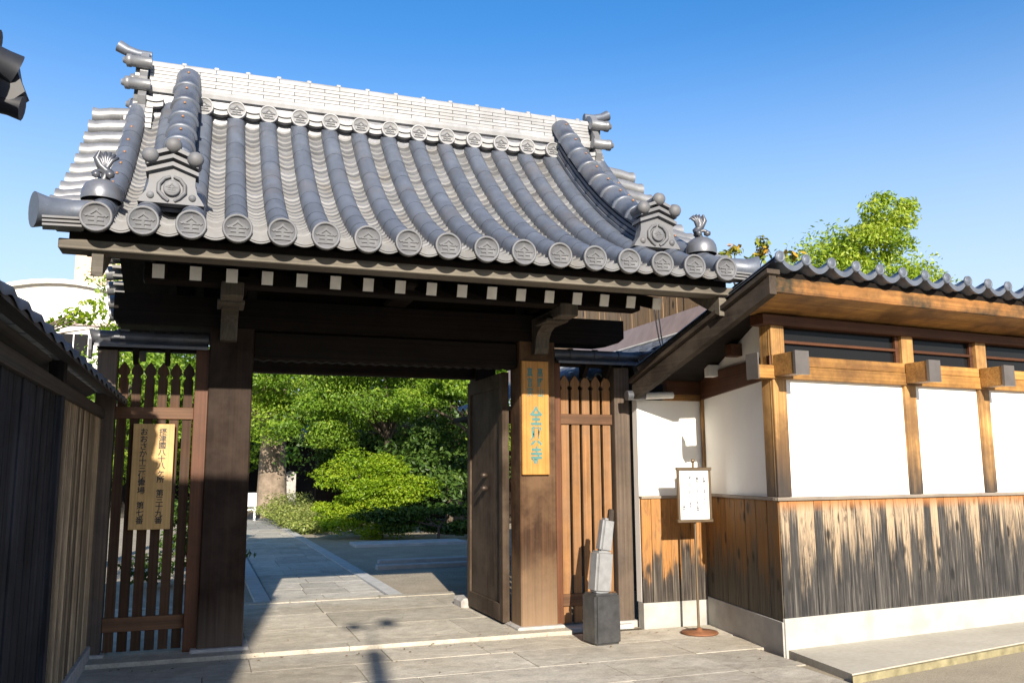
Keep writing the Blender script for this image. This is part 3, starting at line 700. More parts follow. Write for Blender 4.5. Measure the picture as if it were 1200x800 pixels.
# door leaves (open inwards) with their stones
for xa, flip in ((2.735, 1), (.255, 0)):
    mb = MB(); z0, z1 = .07, 2.42
    mb.bev(xa, xa+.035, 8.02, 9.17, z0, z1, .004)
    dl = part('door_leaf', mb, 'door', gate, (xa, 8.02, 0)); xf = xa-.012 if flip else xa+.035
    mb = MB()
    for ya, yb, za, zb in ((8.0, 8.1, z0-.02, z1), (9.09, 9.19, z0-.02, z1), (8.1, 9.09, z0-.02, z0+.14), (8.1, 9.09, z1-.14, z1)): mb.bev(xa-.02, xa+.05, ya, yb, za, zb, .004)
    part('door_frame', mb, 'door', dl)
    if flip:
        for zz in (1.29, 1.42):
            mb = MB(); mb.lathe([(.022, 0), (.03, -.02), (.03, -.045), (.018, -.065), (0, -.07)], (xa, 8.55, zz), 14, 'x'); part('door_knob', mb, 'iron', dl)
    mb = MB(); mb.bev(xa-.09, xa+.13, 9.15, 9.5, -.02, .12, .03); part('door_stone', mb, 'granite', gate)

# ------------------------------------------------------------------ slatted side panels of the gate
def side_panel(name, xa, xb, y, n, xpost, label, slatm, capx, step=0):
    t = thing(name, ((xa+xb)/2, y, 0), label, 'fence panel', 'slatted panels beside the gate')
    mb = MB(); mb.bev(xpost[0], xpost[1], y-.08, y+.08, .0, 2.47, .006); p = part('panel_post', mb, 'grey_post', t, (xpost[0], y, 0))
    mb = MB(); mb.bev(xpost[0]-.03, xpost[1]+.03, y-.11, y+.11, -.02, .05, .006); part('base_stone', mb, 'granite', p)
    for z0, z1 in ((1.905, 2.005), (.205, .315)):
        mb = MB(); mb.bev(xa, xb, y-.035, y+.035, z0, z1, .004); part('rail', mb, 'rail', t, (xa, y, z0))
    wd = (xb-xa)/n; f0 = None
    for i in range(n):
        x = xa+wd*(i+.5); h = wd*.365
        if f0 is None:
            pr = [(-h, .05), (h, .05), (h, 2.24), (h*.72, 2.25), (h*.72, 2.265), (h*1.25, 2.29), (h*1.1, 2.325), (h*.5, 2.36), (0, 2.385), (-h*.5, 2.36), (-h*1.1, 2.325), (-h*1.25, 2.29), (-h*.72, 2.265), (-h*.72, 2.25), (-h, 2.24)]
            mb = MB(); mb.prism(pr, -.017, .017, 'y'); f0 = part('picket', mb, slatm, t, (x, y, 0), 0, True)
        else: copy_obj(f0, t, (x, y, 0))
    # tile coping on two short arms
    z = 2.585; sgn = 1 if capx[1] > capx[0] else -1
    mb = MB(); mb.tube([(capx[0], y, z), (capx[1]-sgn*.06, y, z)], .056, 16)
    mb.tube([(capx[1]-sgn*.06, y, z), (capx[1]-sgn*.02, y, z), (capx[1], y, z-.006)], [.056, .06, .072], 16)
    for q in np.linspace(capx[0]+sgn*.16, capx[1]-sgn*.22, 3): mb.tube([(q, y, z), (q+sgn*.045, y, z)], .065, 16)
    cp = part('coping_roll', mb, 'blacktile', t, (xa, y, z))
    mb = MB()
    for s2 in (-1, 1): mb.prism([(y, z-.025), (y+s2*.15, z-.075), (y+s2*.15, z-.10), (y, z-.06)], min(capx[0], capx[1]-sgn*.04), max(capx[0], capx[1]-sgn*.04), 'x')
    part('coping_tile', mb, 'blacktile', t)
    mb = MB(); x_ = capx[1]; mb.prism([(y-.07, z-.03), (y+.07, z-.03), (y+.05, z-.12), (y+.01, z-.19), (y-.03, z-.18), (y-.06, z-.12)], x_-.012, x_+.012, 'x'); part('coping_end', mb, 'blacktile', cp)
    mb = MB(); mb.bev(min(capx)+.06, max(capx)-.06, y-.04, y+.04, 2.475, 2.515, .004); part('coping_beam', mb, 'gate_dark', t)
    for q in (.35, .62):
        x_ = capx[0]+(capx[1]-capx[0])*q; mb = MB(); mb.prism([(y-.12, 2.49), (y-.12, 2.46), (y-.02, 2.36), (y+.05, 2.36), (y+.05, 2.475)], x_-.02, x_+.02, 'x'); part('coping_arm', mb, 'gate_dark', t)
    return t
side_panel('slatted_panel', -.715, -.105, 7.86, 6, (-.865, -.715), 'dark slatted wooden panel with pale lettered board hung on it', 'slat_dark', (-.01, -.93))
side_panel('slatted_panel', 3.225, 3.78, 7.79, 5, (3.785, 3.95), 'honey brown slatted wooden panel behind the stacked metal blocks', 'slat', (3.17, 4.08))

# boards with writing
t = thing('wooden_sign', (-.40, 7.80, 1.0), 'pale wooden board with two columns of black writing on slatted panel', 'sign')
mb = MB(); mb.bev(-.562, -.245, 7.772, 7.80, 1.005, 1.862, .003); part('board', mb, 'board', t)
for s, x, z in (('摂津國八十八ヶ所\n　\n第三十九番', -.335, 1.825), ('おおさか十三佛霊場\n　\n第七番', -.478, 1.825)):
    body = '\n'.join(c if c != '\n' else '' for c in s.replace('\n　\n', '　'))
    me = text_mesh('lettering', body, .060, 'ink', .0012, .0010, 1.0 if False else .93)
    n_l = body.count('\n')+1
    hz = max(v.co.z for v in me.vertices)-min(v.co.z for v in me.vertices); k = .775/hz; zt = max(v.co.z for v in me.vertices)
    for v in me.vertices: v.co.z = (v.co.z-zt)*k
    obj('lettering', me, t, (x, 7.7705, z))
t = thing('wooden_sign', (2.94, 7.7, 1.42), 'orange wooden nameplate with green brushed writing on gate post', 'sign')
mb = MB(); mb.bev(2.805, 3.078, 7.678, 7.712, 1.425, 2.497, .004); part('board', mb, 'board_orange', t)
for s, x, z, size, hh in (('高\n野\n山', 2.99, 2.435, .062, .28), ('真\n言\n宗', 2.885, 2.435, .062, .28), ('全\n興\n寺', 2.945, 2.07, .118, .56)):
    me = text_mesh('lettering', s, size, 'teal', .0012, .0012 if size < .1 else .0035, 1.0)
    hz = max(v.co.z for v in me.vertices)-min(v.co.z for v in me.vertices); k = hh/hz; zt = max(v.co.z for v in me.vertices)
    for v in me.vertices: v.co.z = (v.co.z-zt)*k
    obj('lettering', me, t, (x, 7.6765, z))

# ------------------------------------------------------------------ notice stand
bx, by = 4.295, 7.12
t = thing('notice_stand', (bx, by, 0), 'slim rust based stand holding a white notice in a bronze frame', 'notice stand')
mb = MB(); mb.lathe([(0, .0), (.165, .0), (.17, .008), (.16, .018), (.03, .026), (.018, .05), (0, .05)], (bx, by, .002), 28); part('base', mb, 'rust', t)
mb = MB(); mb.tube([(bx, by+.012, .03), (bx, by+.012, 1.53)], .0125, 10); part('pole', mb, 'bronze', t)
mb = MB(); mb.lathe([(0, 0), (.016, 0), (.016, .03), (0, .034)], (bx, by+.012, 1.53), 10); part('pole_cap', mb, 'bronze', t)
xa, xb, za, zb = bx-.19, bx+.165, .985, 1.485
mb = MB()
mb.bev(xa-.008, xb+.008, by-.03, by-.002, zb-.028, zb, .003); mb.bev(xa-.008, xb+.008, by-.03, by-.002, za, za+.028, .003)
mb.bev(xa, xa+.025, by-.027, by-.003, za+.028, zb-.028, .003); mb.bev(xb-.025, xb, by-.027, by-.003, za+.028, zb-.028, .003)
fr = part('frame', mb, 'bronze', t, (bx, by, 1.2))
mb = MB(); mb.box(xa+.02, xb-.02, by-.016, by-.008, za+.02, zb-.02); pp = part('notice', mb, 'paper', fr)
for s, x, z, hh in (('お参り以外の方の', bx+.095, zb-.085, .26), ('境内への立入りは御遠慮', bx+.018, zb-.085, .33), ('願いますお断りします', bx-.055, zb-.085, .29), ('寺務', bx-.125, zb-.345, .062)):
    me = text_mesh('notice_lettering', '\n'.join(s), .03, 'greyink', .0006, .0010, .93)
    hz = max(v.co.z for v in me.vertices)-min(v.co.z for v in me.vertices); k = hh/hz; zt = max(v.co.z for v in me.vertices)
    for v in me.vertices: v.co.z = (v.co.z-zt)*k
    obj('notice_lettering', me, fr, (x, by-.0175, z))

# ------------------------------------------------------------------ stacked metal sculpture
t = thing('block_sculpture', (3.29, 7.05, 0), 'grey metal sculpture of three leaning stacked blocks tapering upward', 'sculpture')
def block(cx, cy, z, wx, wy, h, tx, ty, rz, tilt, b=.02):
    bm = bmesh.new(); bmesh.ops.create_cube(bm, size=1)
    for v in bm.verts:
        k = (v.co.z+.5); sc = 1+(tx-1)*k; sy = 1+(ty-1)*k
        v.co = Vector((v.co.x*wx*sc, v.co.y*wy*sy, k*h))
    bmesh.ops.bevel(bm, geom=list(bm.edges), offset=b, segments=3, affect='EDGES')
    mt = Matrix.Translation((cx, cy, z)) @ Matrix.Rotation(rz, 4, 'Z') @ Matrix.Rotation(tilt, 4, 'Y')
    bm.transform(mt); bm.verts.index_update()
    m = MB(); m.add([v.co[:] for v in bm.verts], [[v.index for v in f.verts] for f in bm.faces], False); bm.free(); return m
part('base_block', block(3.285, 7.04, 0, .255, .24, .42, .98, .98, R(6), 0), 'pewter_dark', t)
part('middle_block', block(3.275, 7.05, .418, .16, .155, .35, .98, .98, R(4), R(5.5)), 'pewter', t)
part('top_block', block(3.32, 7.05, .758, .115, .11, .29, .95, .95, R(2), R(9)), 'pewter', t)
part('peg', block(3.378, 7.03, .985, .05, .05, .14, .9, .9, R(2), R(7), .008), 'iron', t)

# ------------------------------------------------------------------ fence on the left
t = thing('plank_fence', (-.8, 4, 0), 'tall dark plank fence with a narrow tiled roof running up to the gate', 'fence')
mb = MB(); y = -6.0; XF = -.80
while y < 5.55: 
    wd = random.uniform(.085, .105); d = random.uniform(0, .012); mb.bev(XF-.045, XF-.02+d, y, y+wd-.006, .12, 1.90, .003); y += wd
part('charred_boards', mb, 'fence_black', t, (XF, 5, 0))
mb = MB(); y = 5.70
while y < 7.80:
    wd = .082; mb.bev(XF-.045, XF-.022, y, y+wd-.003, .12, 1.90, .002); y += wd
part('lit_tone_boards', mb, 'fence_lit_tone', t, (XF, 7, 0))
M_['lit_tone_batten'] = wood('lit_tone_batten', (.20, .125, .065), (.56, .42, .26), 'z', .7, (.10, .065, .04), .5, vr=(.2, 1.5))  # pale tone paints the sunlit stripes onto the far battens
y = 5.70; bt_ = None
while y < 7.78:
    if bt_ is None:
        mb = MB(); mb.bev(-.022, -.008, .02, .05, .12, 1.90, .002); bt_ = part('lit_tone_batten', mb, 'lit_tone_batten', t, (XF, y, 0), 0, True)
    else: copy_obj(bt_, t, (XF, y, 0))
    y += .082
for y in (-2.4, .3, 3.0, 5.62):
    mb = MB(); mb.bev(XF-.07, XF+.012, y-.055, y+.055, 0, 2.12, .004); part('fence_post', mb, 'fence_black', t, (XF, y, 0))
mb = MB(); mb.bev(XF-.06, XF+.015, -6, 7.8, 1.90, 1.98, .006); part('top_rail', mb, 'fence_dark_y', t, (XF, 0, 1.9))
mb = MB(); mb.bev(XF-.06, XF+.018, -6, 7.9, .0, .12, .006); part('ground_sill', mb, 'granite', t, (XF, 0, 0))
mb = MB(); mb.prism([(XF-.03, 2.115), (XF+.17, 2.01), (XF+.17, 2.03), (XF-.03, 2.135), (XF-.23, 2.03), (XF-.23, 2.01)], -6, 7.72, 'y'); part('roof_board', mb, 'fence_dark_y', t)
mb = MB()
yy = -6.0
while yy < 7.6:                                      # pan tiles hung over the little roof
    for s2 in (-1, 1):
        vs = []; n = 8
        for (u, dz) in ((0, .0), (1, .0)):
            for j in range(n+1):
                q = j/n; y2 = yy+q*.27; wob = .026*math.cos(2*math.pi*q)
                vs.append((XF-.03+s2*(.01+u*.20), y2, 2.145-u*.095+wob*.5))
        for (u, dz) in ((1, -.03),):
            for j in range(n+1):
                q = j/n; y2 = yy+q*.27; wob = .026*math.cos(2*math.pi*q); vs.append((XF-.03+s2*.21, y2, 2.05-.028+wob*.45))
        m = n+1; mb.add(vs, [(a*m+j, a*m+j+1, (a+1)*m+j+1, (a+1)*m+j) for a in range(2) for j in range(n)], True)
    mb.tube([(XF-.03, yy, 2.145), (XF-.03, yy+.268, 2.145)], [.045, .042], 10)
    yy += .27
part('roof_tiles', mb, 'roll', t)

# ------------------------------------------------------------------ neighbour buildings (mostly outside the frame, they shade the left)
def tiled_house(name, loc, label, x0, x1, y0, y1, ze, rise, wallx, zw):
    t = thing(name, loc, label, 'house')
    mb = MB(); mb.box(*wallx, zw[0], zw[1]); part('wall', mb, 'plaster', t)
    ym = (y0+y1)/2
    mb = MB(); mb.prism([(y0, ze), (ym, ze+rise), (y1, ze), (y1, ze+.05), (ym, ze+rise+.08), (y0, ze+.05)], x0, x1, 'x'); part('roof', mb, 'blacktile', t)
    return t
h = tiled_house('neighbour_house', (-.90, -1.4, 0), 'tall plastered house behind the photographer shading the left of the forecourt', -7.0, -.90, -6.2, -1.4, 5.24, .28, (-6.8, -1.02, -5.9, -1.6), (0, 5.26))
h.rotation_euler = (0, 0, -math.atan2(LD.x, LD.y))
t = thing('neighbour_gatehouse', (-1.9, 2.2, 0), 'dark tiled roof corner of the neighbouring lodge over the fence', 'house')
mb = MB(); mb.box(-3.2, -1.55, .4, 3.9, 0, 3.15); part('wall', mb, 'gate_dark', t)
mb = MB(); mb.prism([(-3.6, 3.16), (-2.4, 3.75), (-1.02, 3.16), (-1.02, 3.22), (-2.4, 3.84), (-3.6, 3.22)], -.2, 4.3, 'y'); rf = part('roof', mb, 'blacktile', t)
mb = MB()
for k in range(15):
    y = 4.2-k*.29; mb.tube([(-.98, y, 3.245), (-2.4, y, 3.87)], .075, 12)
part('round_tile_rows', mb, 'blacktile', rf)
# its corner: drum, flared tile and a hanging end tile, as seen against the sky
mb = MB(); c = Vector((-.90, 4.40, 3.30))
mb.tube([c+Vector((-.25, -.12, .08)), c+Vector((-.06, -.03, .035)), c+Vector((-.02, -.01, .02))], [.075, .075, .085], 16)
mb.tube([c+Vector((-.30, .0, .18)), c+Vector((-.13, .0, .165)), c+Vector((-.10, 0, .16))], [.05, .055, .06], 14)
mb.prism([(c.x-.14, c.z-.10), (c.x-.02, c.z-.14), (c.x+.035, c.z-.085), (c.x+.0, c.z+.0), (c.x-.02, c.z+.09), (c.x-.08, c.z+.11), (c.x-.16, c.z+.04)], c.y-.05, c.y+.06, 'y')
mb.tube([c+Vector((-.15, .0, -.13)), c+Vector((-.04, 0, -.14)), c+Vector((.02, 0, -.15))], [.045, .05, .06], 12)
part('corner_tile', mb, 'dark_tile', rf)

# a mirror pole behind the camera, its shadow falls across the paving
lx, ly = -.70, -7.0
t = thing('traffic_mirror', (lx, ly, 0), 'traffic mirror pole with two small round mirrors behind the viewpoint', 'traffic mirror')
mb = MB(); mb.tube([(lx, ly, 0), (lx, ly, 6.1)], [.085, .075], 14); part('pole', mb, 'cap_metal', t)
mb = MB(); mb.tube([(lx, ly, 6.1), (lx, ly, 6.6)], .016, 8); mb.tube([(lx-.17, ly, 6.58), (lx+.17, ly, 6.58)], .014, 8); part('bracket_arm', mb, 'cap_metal', t)
for dx, rr in ((-.15, .085), (.17, .10)):
    mb = MB(); mb.lathe([(0, -.02), (rr*.8, -.015), (rr, 0), (rr*.9, .04), (0, .06)], (lx+dx, ly, 6.6+.12*dx), 20, 'y'); part('mirror', mb, 'pewter', t)

# ------------------------------------------------------------------ storehouse on the right
WC = Vector((4.414, 6.034, 0)); A1 = R(6.1)
wing = thing('storehouse', WC, 'white plastered storehouse with scorched cedar boarding and a tiled eave', 'storehouse')
LN = 9.0
def wp(name, mb, mat, parent=None, org=WC, ang=A1): return part(name, mb, mat, parent or wing, org, ang, True)
M_['cedar_front'] = charred('cedar_front', (.47, .345, .22), (.026, .025, .025), .092, .76, 1.22, (.15, .135, .115), .75, 1.35)
M_['cedar_side'] = charred('cedar_side', (.28, .13, .032), (.085, .075, .055), .105, .50, .95, (.13, .115, .085), .6, .6)
M_['cedar_back'] = charred('cedar_back', (.42, .195, .055), (.035, .028, .024), .105, .50, .74, (.17, .145, .115), .8, .6)
def boards(L, w, y0, z0, z1):
    mb = MB(); n = int(L/w)
    for i in range(n+1):
        xa, xb = i*w+.0015, min((i+1)*w, L)-.0015
        if xb > xa+.004: d = random.uniform(0, .006); mb.bev(xa, xb, y0-d, y0+.03, z0, z1, .002)
    return mb
# front
mb = MB(); mb.bev(-.004, LN, -.018, .012, -.05, .285, .004); wp('foundation', mb, 'concrete')
wp('board_wall', boards(LN, .092, -.012, .285, 1.205), 'cedar_front')
mb = MB(); mb.bev(-.03, LN, -.035, .03, 1.207, 1.236, .003); wp('ledge', mb, 'ledge')
mb = MB(); mb.box(.06, LN, .022, .18, .29, 2.21); wp('plaster_wall', mb, 'plaster')
posts = [0.0, 1.54, 2.54, 3.52, 4.5, 5.5]
for x in posts:
    mb = MB(); mb.bev(0, .145, -.012, .13, 1.238, 2.72, .004); wp('wall_post', mb, 'honey_z', None, WC+Vector((x*math.cos(A1), x*math.sin(A1), 0)))
mb = MB(); mb.bev(-.16, LN, -.03, .10, 2.205, 2.315, .004); mb.bev(.0, LN, -.024, .10, 2.318, 2.405, .004); wp('waist_beam', mb, 'honey')
mb = MB(); mb.box(-.175, -.161, -.036, .106, 2.198, 2.41); wp('beam_cap', mb, 'cap_metal')
for x in posts:
    o = WC+Vector((x*math.cos(A1), x*math.sin(A1), 0))
    mb = MB(); mb.bev(.0, .135, -.26, -.03, 2.222, 2.402, .004); b = wp('beam_end', mb, 'honey', None, o)
    mb = MB(); mb.box(-.006, .141, -.285, -.258, 2.216, 2.408); wp('end_cap', mb, 'cap_metal', b, o)
mb = MB(); mb.bev(-.1, LN, -.04, .12, 2.655, 2.74, .004); wp('head_beam', mb, 'brown_x')
for a, b in zip(posts[:-1], posts[1:]):
    mb = MB(); mb.box(a+.145, b, .055, .065, 2.405, 2.655); wn = wp('window', mb, 'glass')
    mb = MB(); mb.bev(a+.146, b-.001, .02, .054, 2.515, 2.54, .002); mb.bev(b-.045, b-.002, .022, .052, 2.406, 2.654, .002); wp('window_bar', mb, 'brown_x', wn)
mb = MB(); mb.box(.16, LN, .07, .5, 2.3, 2.7); wp('room_shade', mb, 'gate_dark')
# side wall, from the corner back to the gate
SB = Vector((4.663, 7.54, 0)); dS = SB-WC; LS = dS.length; A2 = math.atan2(dS.y, dS.x)
mb = MB(); mb.bev(.0, LS, -.0, .016, -.05, .255, .003); wp('foundation', mb, 'concrete', None, WC, A2)
o2 = WC
def sidep(name, mb, mat): return wp(name, mb, mat, None, WC, A2)
mb = MB(); mb.box(0, 1, 0, 1, 0, 1)
# (local x runs back along the wall, +y is the outer face)
def sboards():
    m = boards(LS, .105, 0, .257, 1.205); m.v = [(x, -y, z) for x, y, z in m.v]; return m
sidep('board_wall', sboards(), 'cedar_side')
mb = MB(); mb.bev(-.02, LS, -.02, .03, 1.207, 1.236, .003); sidep('ledge', mb, 'ledge')
mb = MB(); mb.box(.07, LS, -.12, -.01, .26, 2.72); sidep('plaster_wall', mb, 'plaster')
mb = MB(); mb.bev(.012, .11, -.05, .008, 1.238, 2.70, .004); sidep('wall_post', mb, 'honey_z')
mb = MB(); mb.bev(LS-.045, LS+.01, -.05, .012, 1.238, 2.16, .003); sidep('wall_post', mb, 'honey_z')
mb = MB(); mb.prism([(.0, 2.215), (.0, 2.40), (LS+.03, 2.40), (LS+.03, 2.15)], -.05, .014, 'y'); sidep('tie_beam', mb, 'brown_x')
for x, z in ((.62, 2.47), (1.12, 2.34)):
    mb = MB(); mb.bev(x-.06, x+.06, -.05, .10, z, z+.11, .004); sidep('purlin_end', mb, 'whitemetal' if x > 1 else 'brown_x')
# short back wall facing the forecourt
BO = Vector((3.955, 7.545, 0)); LB = SB.x-BO.x
def bw(name, mb, mat): return wp(name, mb, mat, None, BO, 0)
mb = MB(); mb.bev(0, LB, -.014, .1, -.05, .225, .003); bw('foundation', mb, 'concrete')
bw('board_wall', boards(LB, .105, -.01, .227, 1.19), 'cedar_back')
mb = MB(); mb.bev(0, LB, -.03, .03, 1.192, 1.218, .003); bw('ledge', mb, 'ledge')
mb = MB(); mb.box(0, LB, .022, .12, .23, 2.14); bw('plaster_wall', mb, 'plaster')
mb = MB(); mb.bev(LB-.42, LB, -.02, .05, 2.14, 2.2, .003); bw('head_beam', mb, 'honey')
mb = MB(); mb.bev(LB-.40, LB+.03, -.03, .05, 2.202, 2.36, .003); bw('wall_plate', mb, 'brown_x')
mb = MB(); mb.tube([(-.10, -.08, 2.165), (.34, -.08, 2.185)], .034, 10); gt = bw('gutter', mb, 'whitemetal')
mb = MB(); mb.tube([(-.16, -.08, 2.17), (.03, -.08, 2.178)], .048, 12); wp('gutter_joint', mb, 'blacktile', gt, BO, 0)
# roof: front eave high, falling to the back; local frame of the front
ez = 2.95; back = 2.0; drop = .62; xl = -.38
def rz_(y): return ez-.10-(y+.46)*drop/1.9      # underside at local y
mb = MB(); mb.bev(xl, LN, -.46, -.42, 2.822, 2.945, .004); wp('eave_board', mb, 'scorched')
mb = MB(); mb.prism([(-.42, 2.835), (.0, 2.752), (.12, 2.752), (.12, 2.80), (-.42, 2.90)], xl+.04, LN, 'x'); wp('soffit', mb, 'honey')
mb = MB(); mb.prism([(-.46, 2.945), (.0, 2.80), (1.44, 2.33), (1.44, 2.40), (.0, 2.98), (-.46, 2.985)], xl+.05, LN, 'x'); wp('roof_deck', mb, 'gate_dark')
mb = MB(); mb.prism([(-.475, 2.80), (1.47, 2.13), (1.47, 2.28), (-.475, 2.95)], xl-.03, xl+.04, 'x'); wp('barge_board', mb, 'barge')
mb = MB(); mb.prism([(-.50, 2.955), (1.47, 2.285), (1.47, 2.325), (-.50, 2.99)], xl-.07, xl+.06, 'x'); wp('barge_cap', mb, 'barge')
# wavy eave tiles
ntile = 34; tw = .266
def wave(q):                                      # one S tile: a round roll, then a broad trough
    if q < .2: return .030+.024*math.sin(math.pi*q/.2)
    return .030-.056*math.sin(math.pi*(q-.2)/.8)**.85
vs, fs = [], []
tl = None
for i in range(ntile):
    if tl is None:
        mb = MB(); n = 20; top, bot = [], []
        for j in range(n+1):
            q = j/n; z = wave(q); top.append((q*tw, 3.045+z)); bot.append((q*tw, 3.045+z-.043))
        mb.prism(top+bot[::-1], -.56, -.535, 'y')
        vs = [(a, -.535, b) for a, b in top]+[(a, 1.45, b-.64) for a, b in top]+[(a, -.535, b-.02) for a, b in top]+[(a, 1.45, b-.66) for a, b in top]
        m = n+1; mb.add(vs, [(j, j+1, m+j+1, m+j) for j in range(n)]+[(2*m+j, 2*m+j+1, 3*m+j+1, 3*m+j) for j in range(n)], True)
        mb.lathe([(0, -.014), (.026, -.014), (.030, -.010), (.036, -.018), (.044, -.018), (.046, 0)], (.027, -.558, 3.045+.030), 16, 'y')
        loc = WC+Vector(((xl-.02)*math.cos(A1), (xl-.02)*math.sin(A1), 0)); tl = wp('eave_tile', mb, 'blacktile', None, loc)
        tl.data.materials[0] = M_['roll']
    else:
        x = xl-.02+i*tw; loc = WC+Vector((x*math.cos(A1), x*math.sin(A1), 0)); copy_obj(tl, wing, loc)

# ------------------------------------------------------------------ hall behind
t = thing('temple_hall', (5.1, 11, 0), 'plank walled hall with a tiled lean-to roof seen behind the gate', 'hall')
M_['hall_planks'] = charred('hall_planks', (.50, .32, .17), (.16, .12, .09), .16, 2.2, 3.2, (.34, .28, .22))
mb = MB(); L_ = 6.2
m2 = boards(L_, .16, 0, 2.9, 3.95)
part('plank_wall', m2, 'hall_planks', t, (5.05, 14.2, 0), R(-90), True)
mb = MB(); mb.box(5.09, 9, 8.3, 14.4, 0, 3.1); mb.box(5.09, 5.3, 9.0, 14.4, 3.11, 3.95); part('wall', mb, 'barge', t)
mb = MB(); mb.prism([(5.04, 3.24), (4.93, 2.99), (4.93, 2.96), (5.04, 2.96)], 7.75, 14.5, 'y'); part('flashing', mb, 'flash', t)
mb = MB(); mb.tube([(4.90, 7.75, 2.955), (4.90, 14.5, 2.955)], .022, 8); part('gutter', mb, 'whitemetal', t)
mb = MB()
for k in range(20):
    y = 7.7+k*.3
    for q in range(6):
        xa = 4.92-q*.17; za = 2.93-q*.078
        vs = []
        for (dx, dz) in ((0, 0), (-.19, -.087), (-.19, -.112)):
            for j in range(7):
                s = j/6; vs.append((xa+dx, y+s*.3, za+dz+.03*math.cos(2*math.pi*s)+(.016 if dx else 0)))
        mb.add(vs, [(a*7+j, a*7+j+1, (a+1)*7+j+1, (a+1)*7+j) for a in range(2) for j in range(6)], True)
part('roof_tiles', mb, 'roll', t)
mb = MB(); mb.box(4.0, 5.08, 8.05, 14.4, 2.30, 2.36); part('roof_deck', mb, 'gate_dark', t)
for k, (za, sag) in enumerate(((3.35, .16), (3.30, .22))):
    mb = MB(); a = Vector((3.92+.04*k, 7.1, 2.98)); b = Vector((4.7+.1*k, 8.3+.1*k, 2.80))
    mb.tube([a+(b-a)*q+Vector((0, 0, -sag*4*q*(1-q))) for q in np.linspace(0, 1, 10)], .007, 6)
    o = obj('service_cable', mb.mesh('service_cable', M_['whitemetal'])); tag(o, ('thin pale cable drooping from gate eave to hall roof' if k == 0 else 'second thin cable hanging lower from the gate eave to hall roof'), 'cable')

# ------------------------------------------------------------------ vegetation
def leaves(name, clumps, size, mat, parent=None, loc=(0, 0, 0), upbias=.5, shell=.55, aspect=.5, droop=0.0):
    P, V = [], []
    for (c, r, n, tone) in clumps:
        d = rng.normal(size=(n, 3)); d /= np.linalg.norm(d, axis=1)[:, None]
        rad = shell+(1-shell)*rng.random(n)**.6; rad = np.where(rng.random(n) < .25, rng.random(n), rad)
        # lobes break the outline
        lob = 1+.22*np.sin(d[:, 0]*5+c[0]*3)*np.sin(d[:, 1]*6+c[1])+.18*np.sin(d[:, 2]*7+c[2]*5)
        p = np.array(c)+d*(rad*lob)[:, None]*np.array(r)
        P.append(np.c_[p, d]); V.append(np.clip(tone+rng.normal(size=n)*.2+.12*d[:, 2], 0, 1))
    P = np.concatenate(P); V = np.concatenate(V); n = len(P)
    p, d = P[:, :3], P[:, 3:]
    nrm = d*.55+rng.normal(size=(n, 3))*.6+np.array([0, 0, upbias]); nrm /= np.linalg.norm(nrm, axis=1)[:, None]
    a = np.cross(nrm, rng.normal(size=(n, 3))); a[:, 2] -= droop; a /= np.linalg.norm(a, axis=1)[:, None]
    b = np.cross(nrm, a); b /= np.linalg.norm(b, axis=1)[:, None]
    s = size*(.6+.8*rng.random(n))[:, None]
    v = np.stack([p-a*s*.5, p+b*s*aspect*.5+a*s*.05+nrm*s*.08, p+a*s*.5, p-b*s*aspect*.5+a*s*.05+nrm*s*.08], 1).reshape(-1, 3)-np.array(loc)
    me = bpy.data.meshes.new(name); me.vertices.add(4*n); me.vertices.foreach_set('co', v.ravel().astype(np.float32))
    me.loops.add(4*n); me.loops.foreach_set('vertex_index', np.arange(4*n, dtype=np.int32))
    me.polygons.add(n); me.polygons.foreach_set('loop_start', np.arange(0, 4*n, 4, dtype=np.int32))
    me.update(calc_edges=True)
    at = me.attributes.new('leafv', 'FLOAT', 'FACE'); at.data.foreach_set('value', V.astype(np.float32))
    me.materials.append(M_[mat]); return obj(name, me, parent, loc)
def blob(c, r, k, n, spread=1.0, small=.42):
    """a crown of k clumps scattered in an ellipsoid"""
    out = []
    for i in range(k):
        d = rng.normal(size=3); d /= np.linalg.norm(d); q = rng.random()**.45*spread
        cc = np.array(c)+d*q*np.array(r); f = small*(.7+.6*rng.random())
        out.append((tuple(cc), tuple(np.array(r)*f*np.array([1, 1, .72])), n//k, .30+.45*rng.random()))
    return out
def tree(name, base, clumps, size, leafm, label, cat='tree', trunk=(.15, 2.0), lim=6, group=None, barkm='bark', foliage='crown', lean=(0, 0), **k):
    t = thing(name, base, label, cat, group); b = Vector(base)
    top = b+Vector((lean[0], lean[1], trunk[1]))
    mb = MB(); r = trunk[0]
    mb.tube([b+Vector((0, 0, -.05)), b+Vector((0, 0, trunk[1]*.09)), b+(top-b)*.25, b+(top-b)*.6, top], [r*1.7, r*1.3, r*1.02, r*.92, r*.75], 14)
    cs = sorted(clumps, key=lambda c: -c[1][0])[:lim]
    for (c, rr, n, tn) in cs:
        c = Vector(c); mid = (top+c)/2+Vector((random.uniform(-.1, .1), random.uniform(-.1, .1), .12))*r*4
        mb.tube([top-Vector((0, 0, r)), mid, c], [r*.55, r*.3, r*.08], 8)
    part('trunk', mb, barkm, t)
    leaves(foliage, clumps, size, leafm, t, base, **k); return t

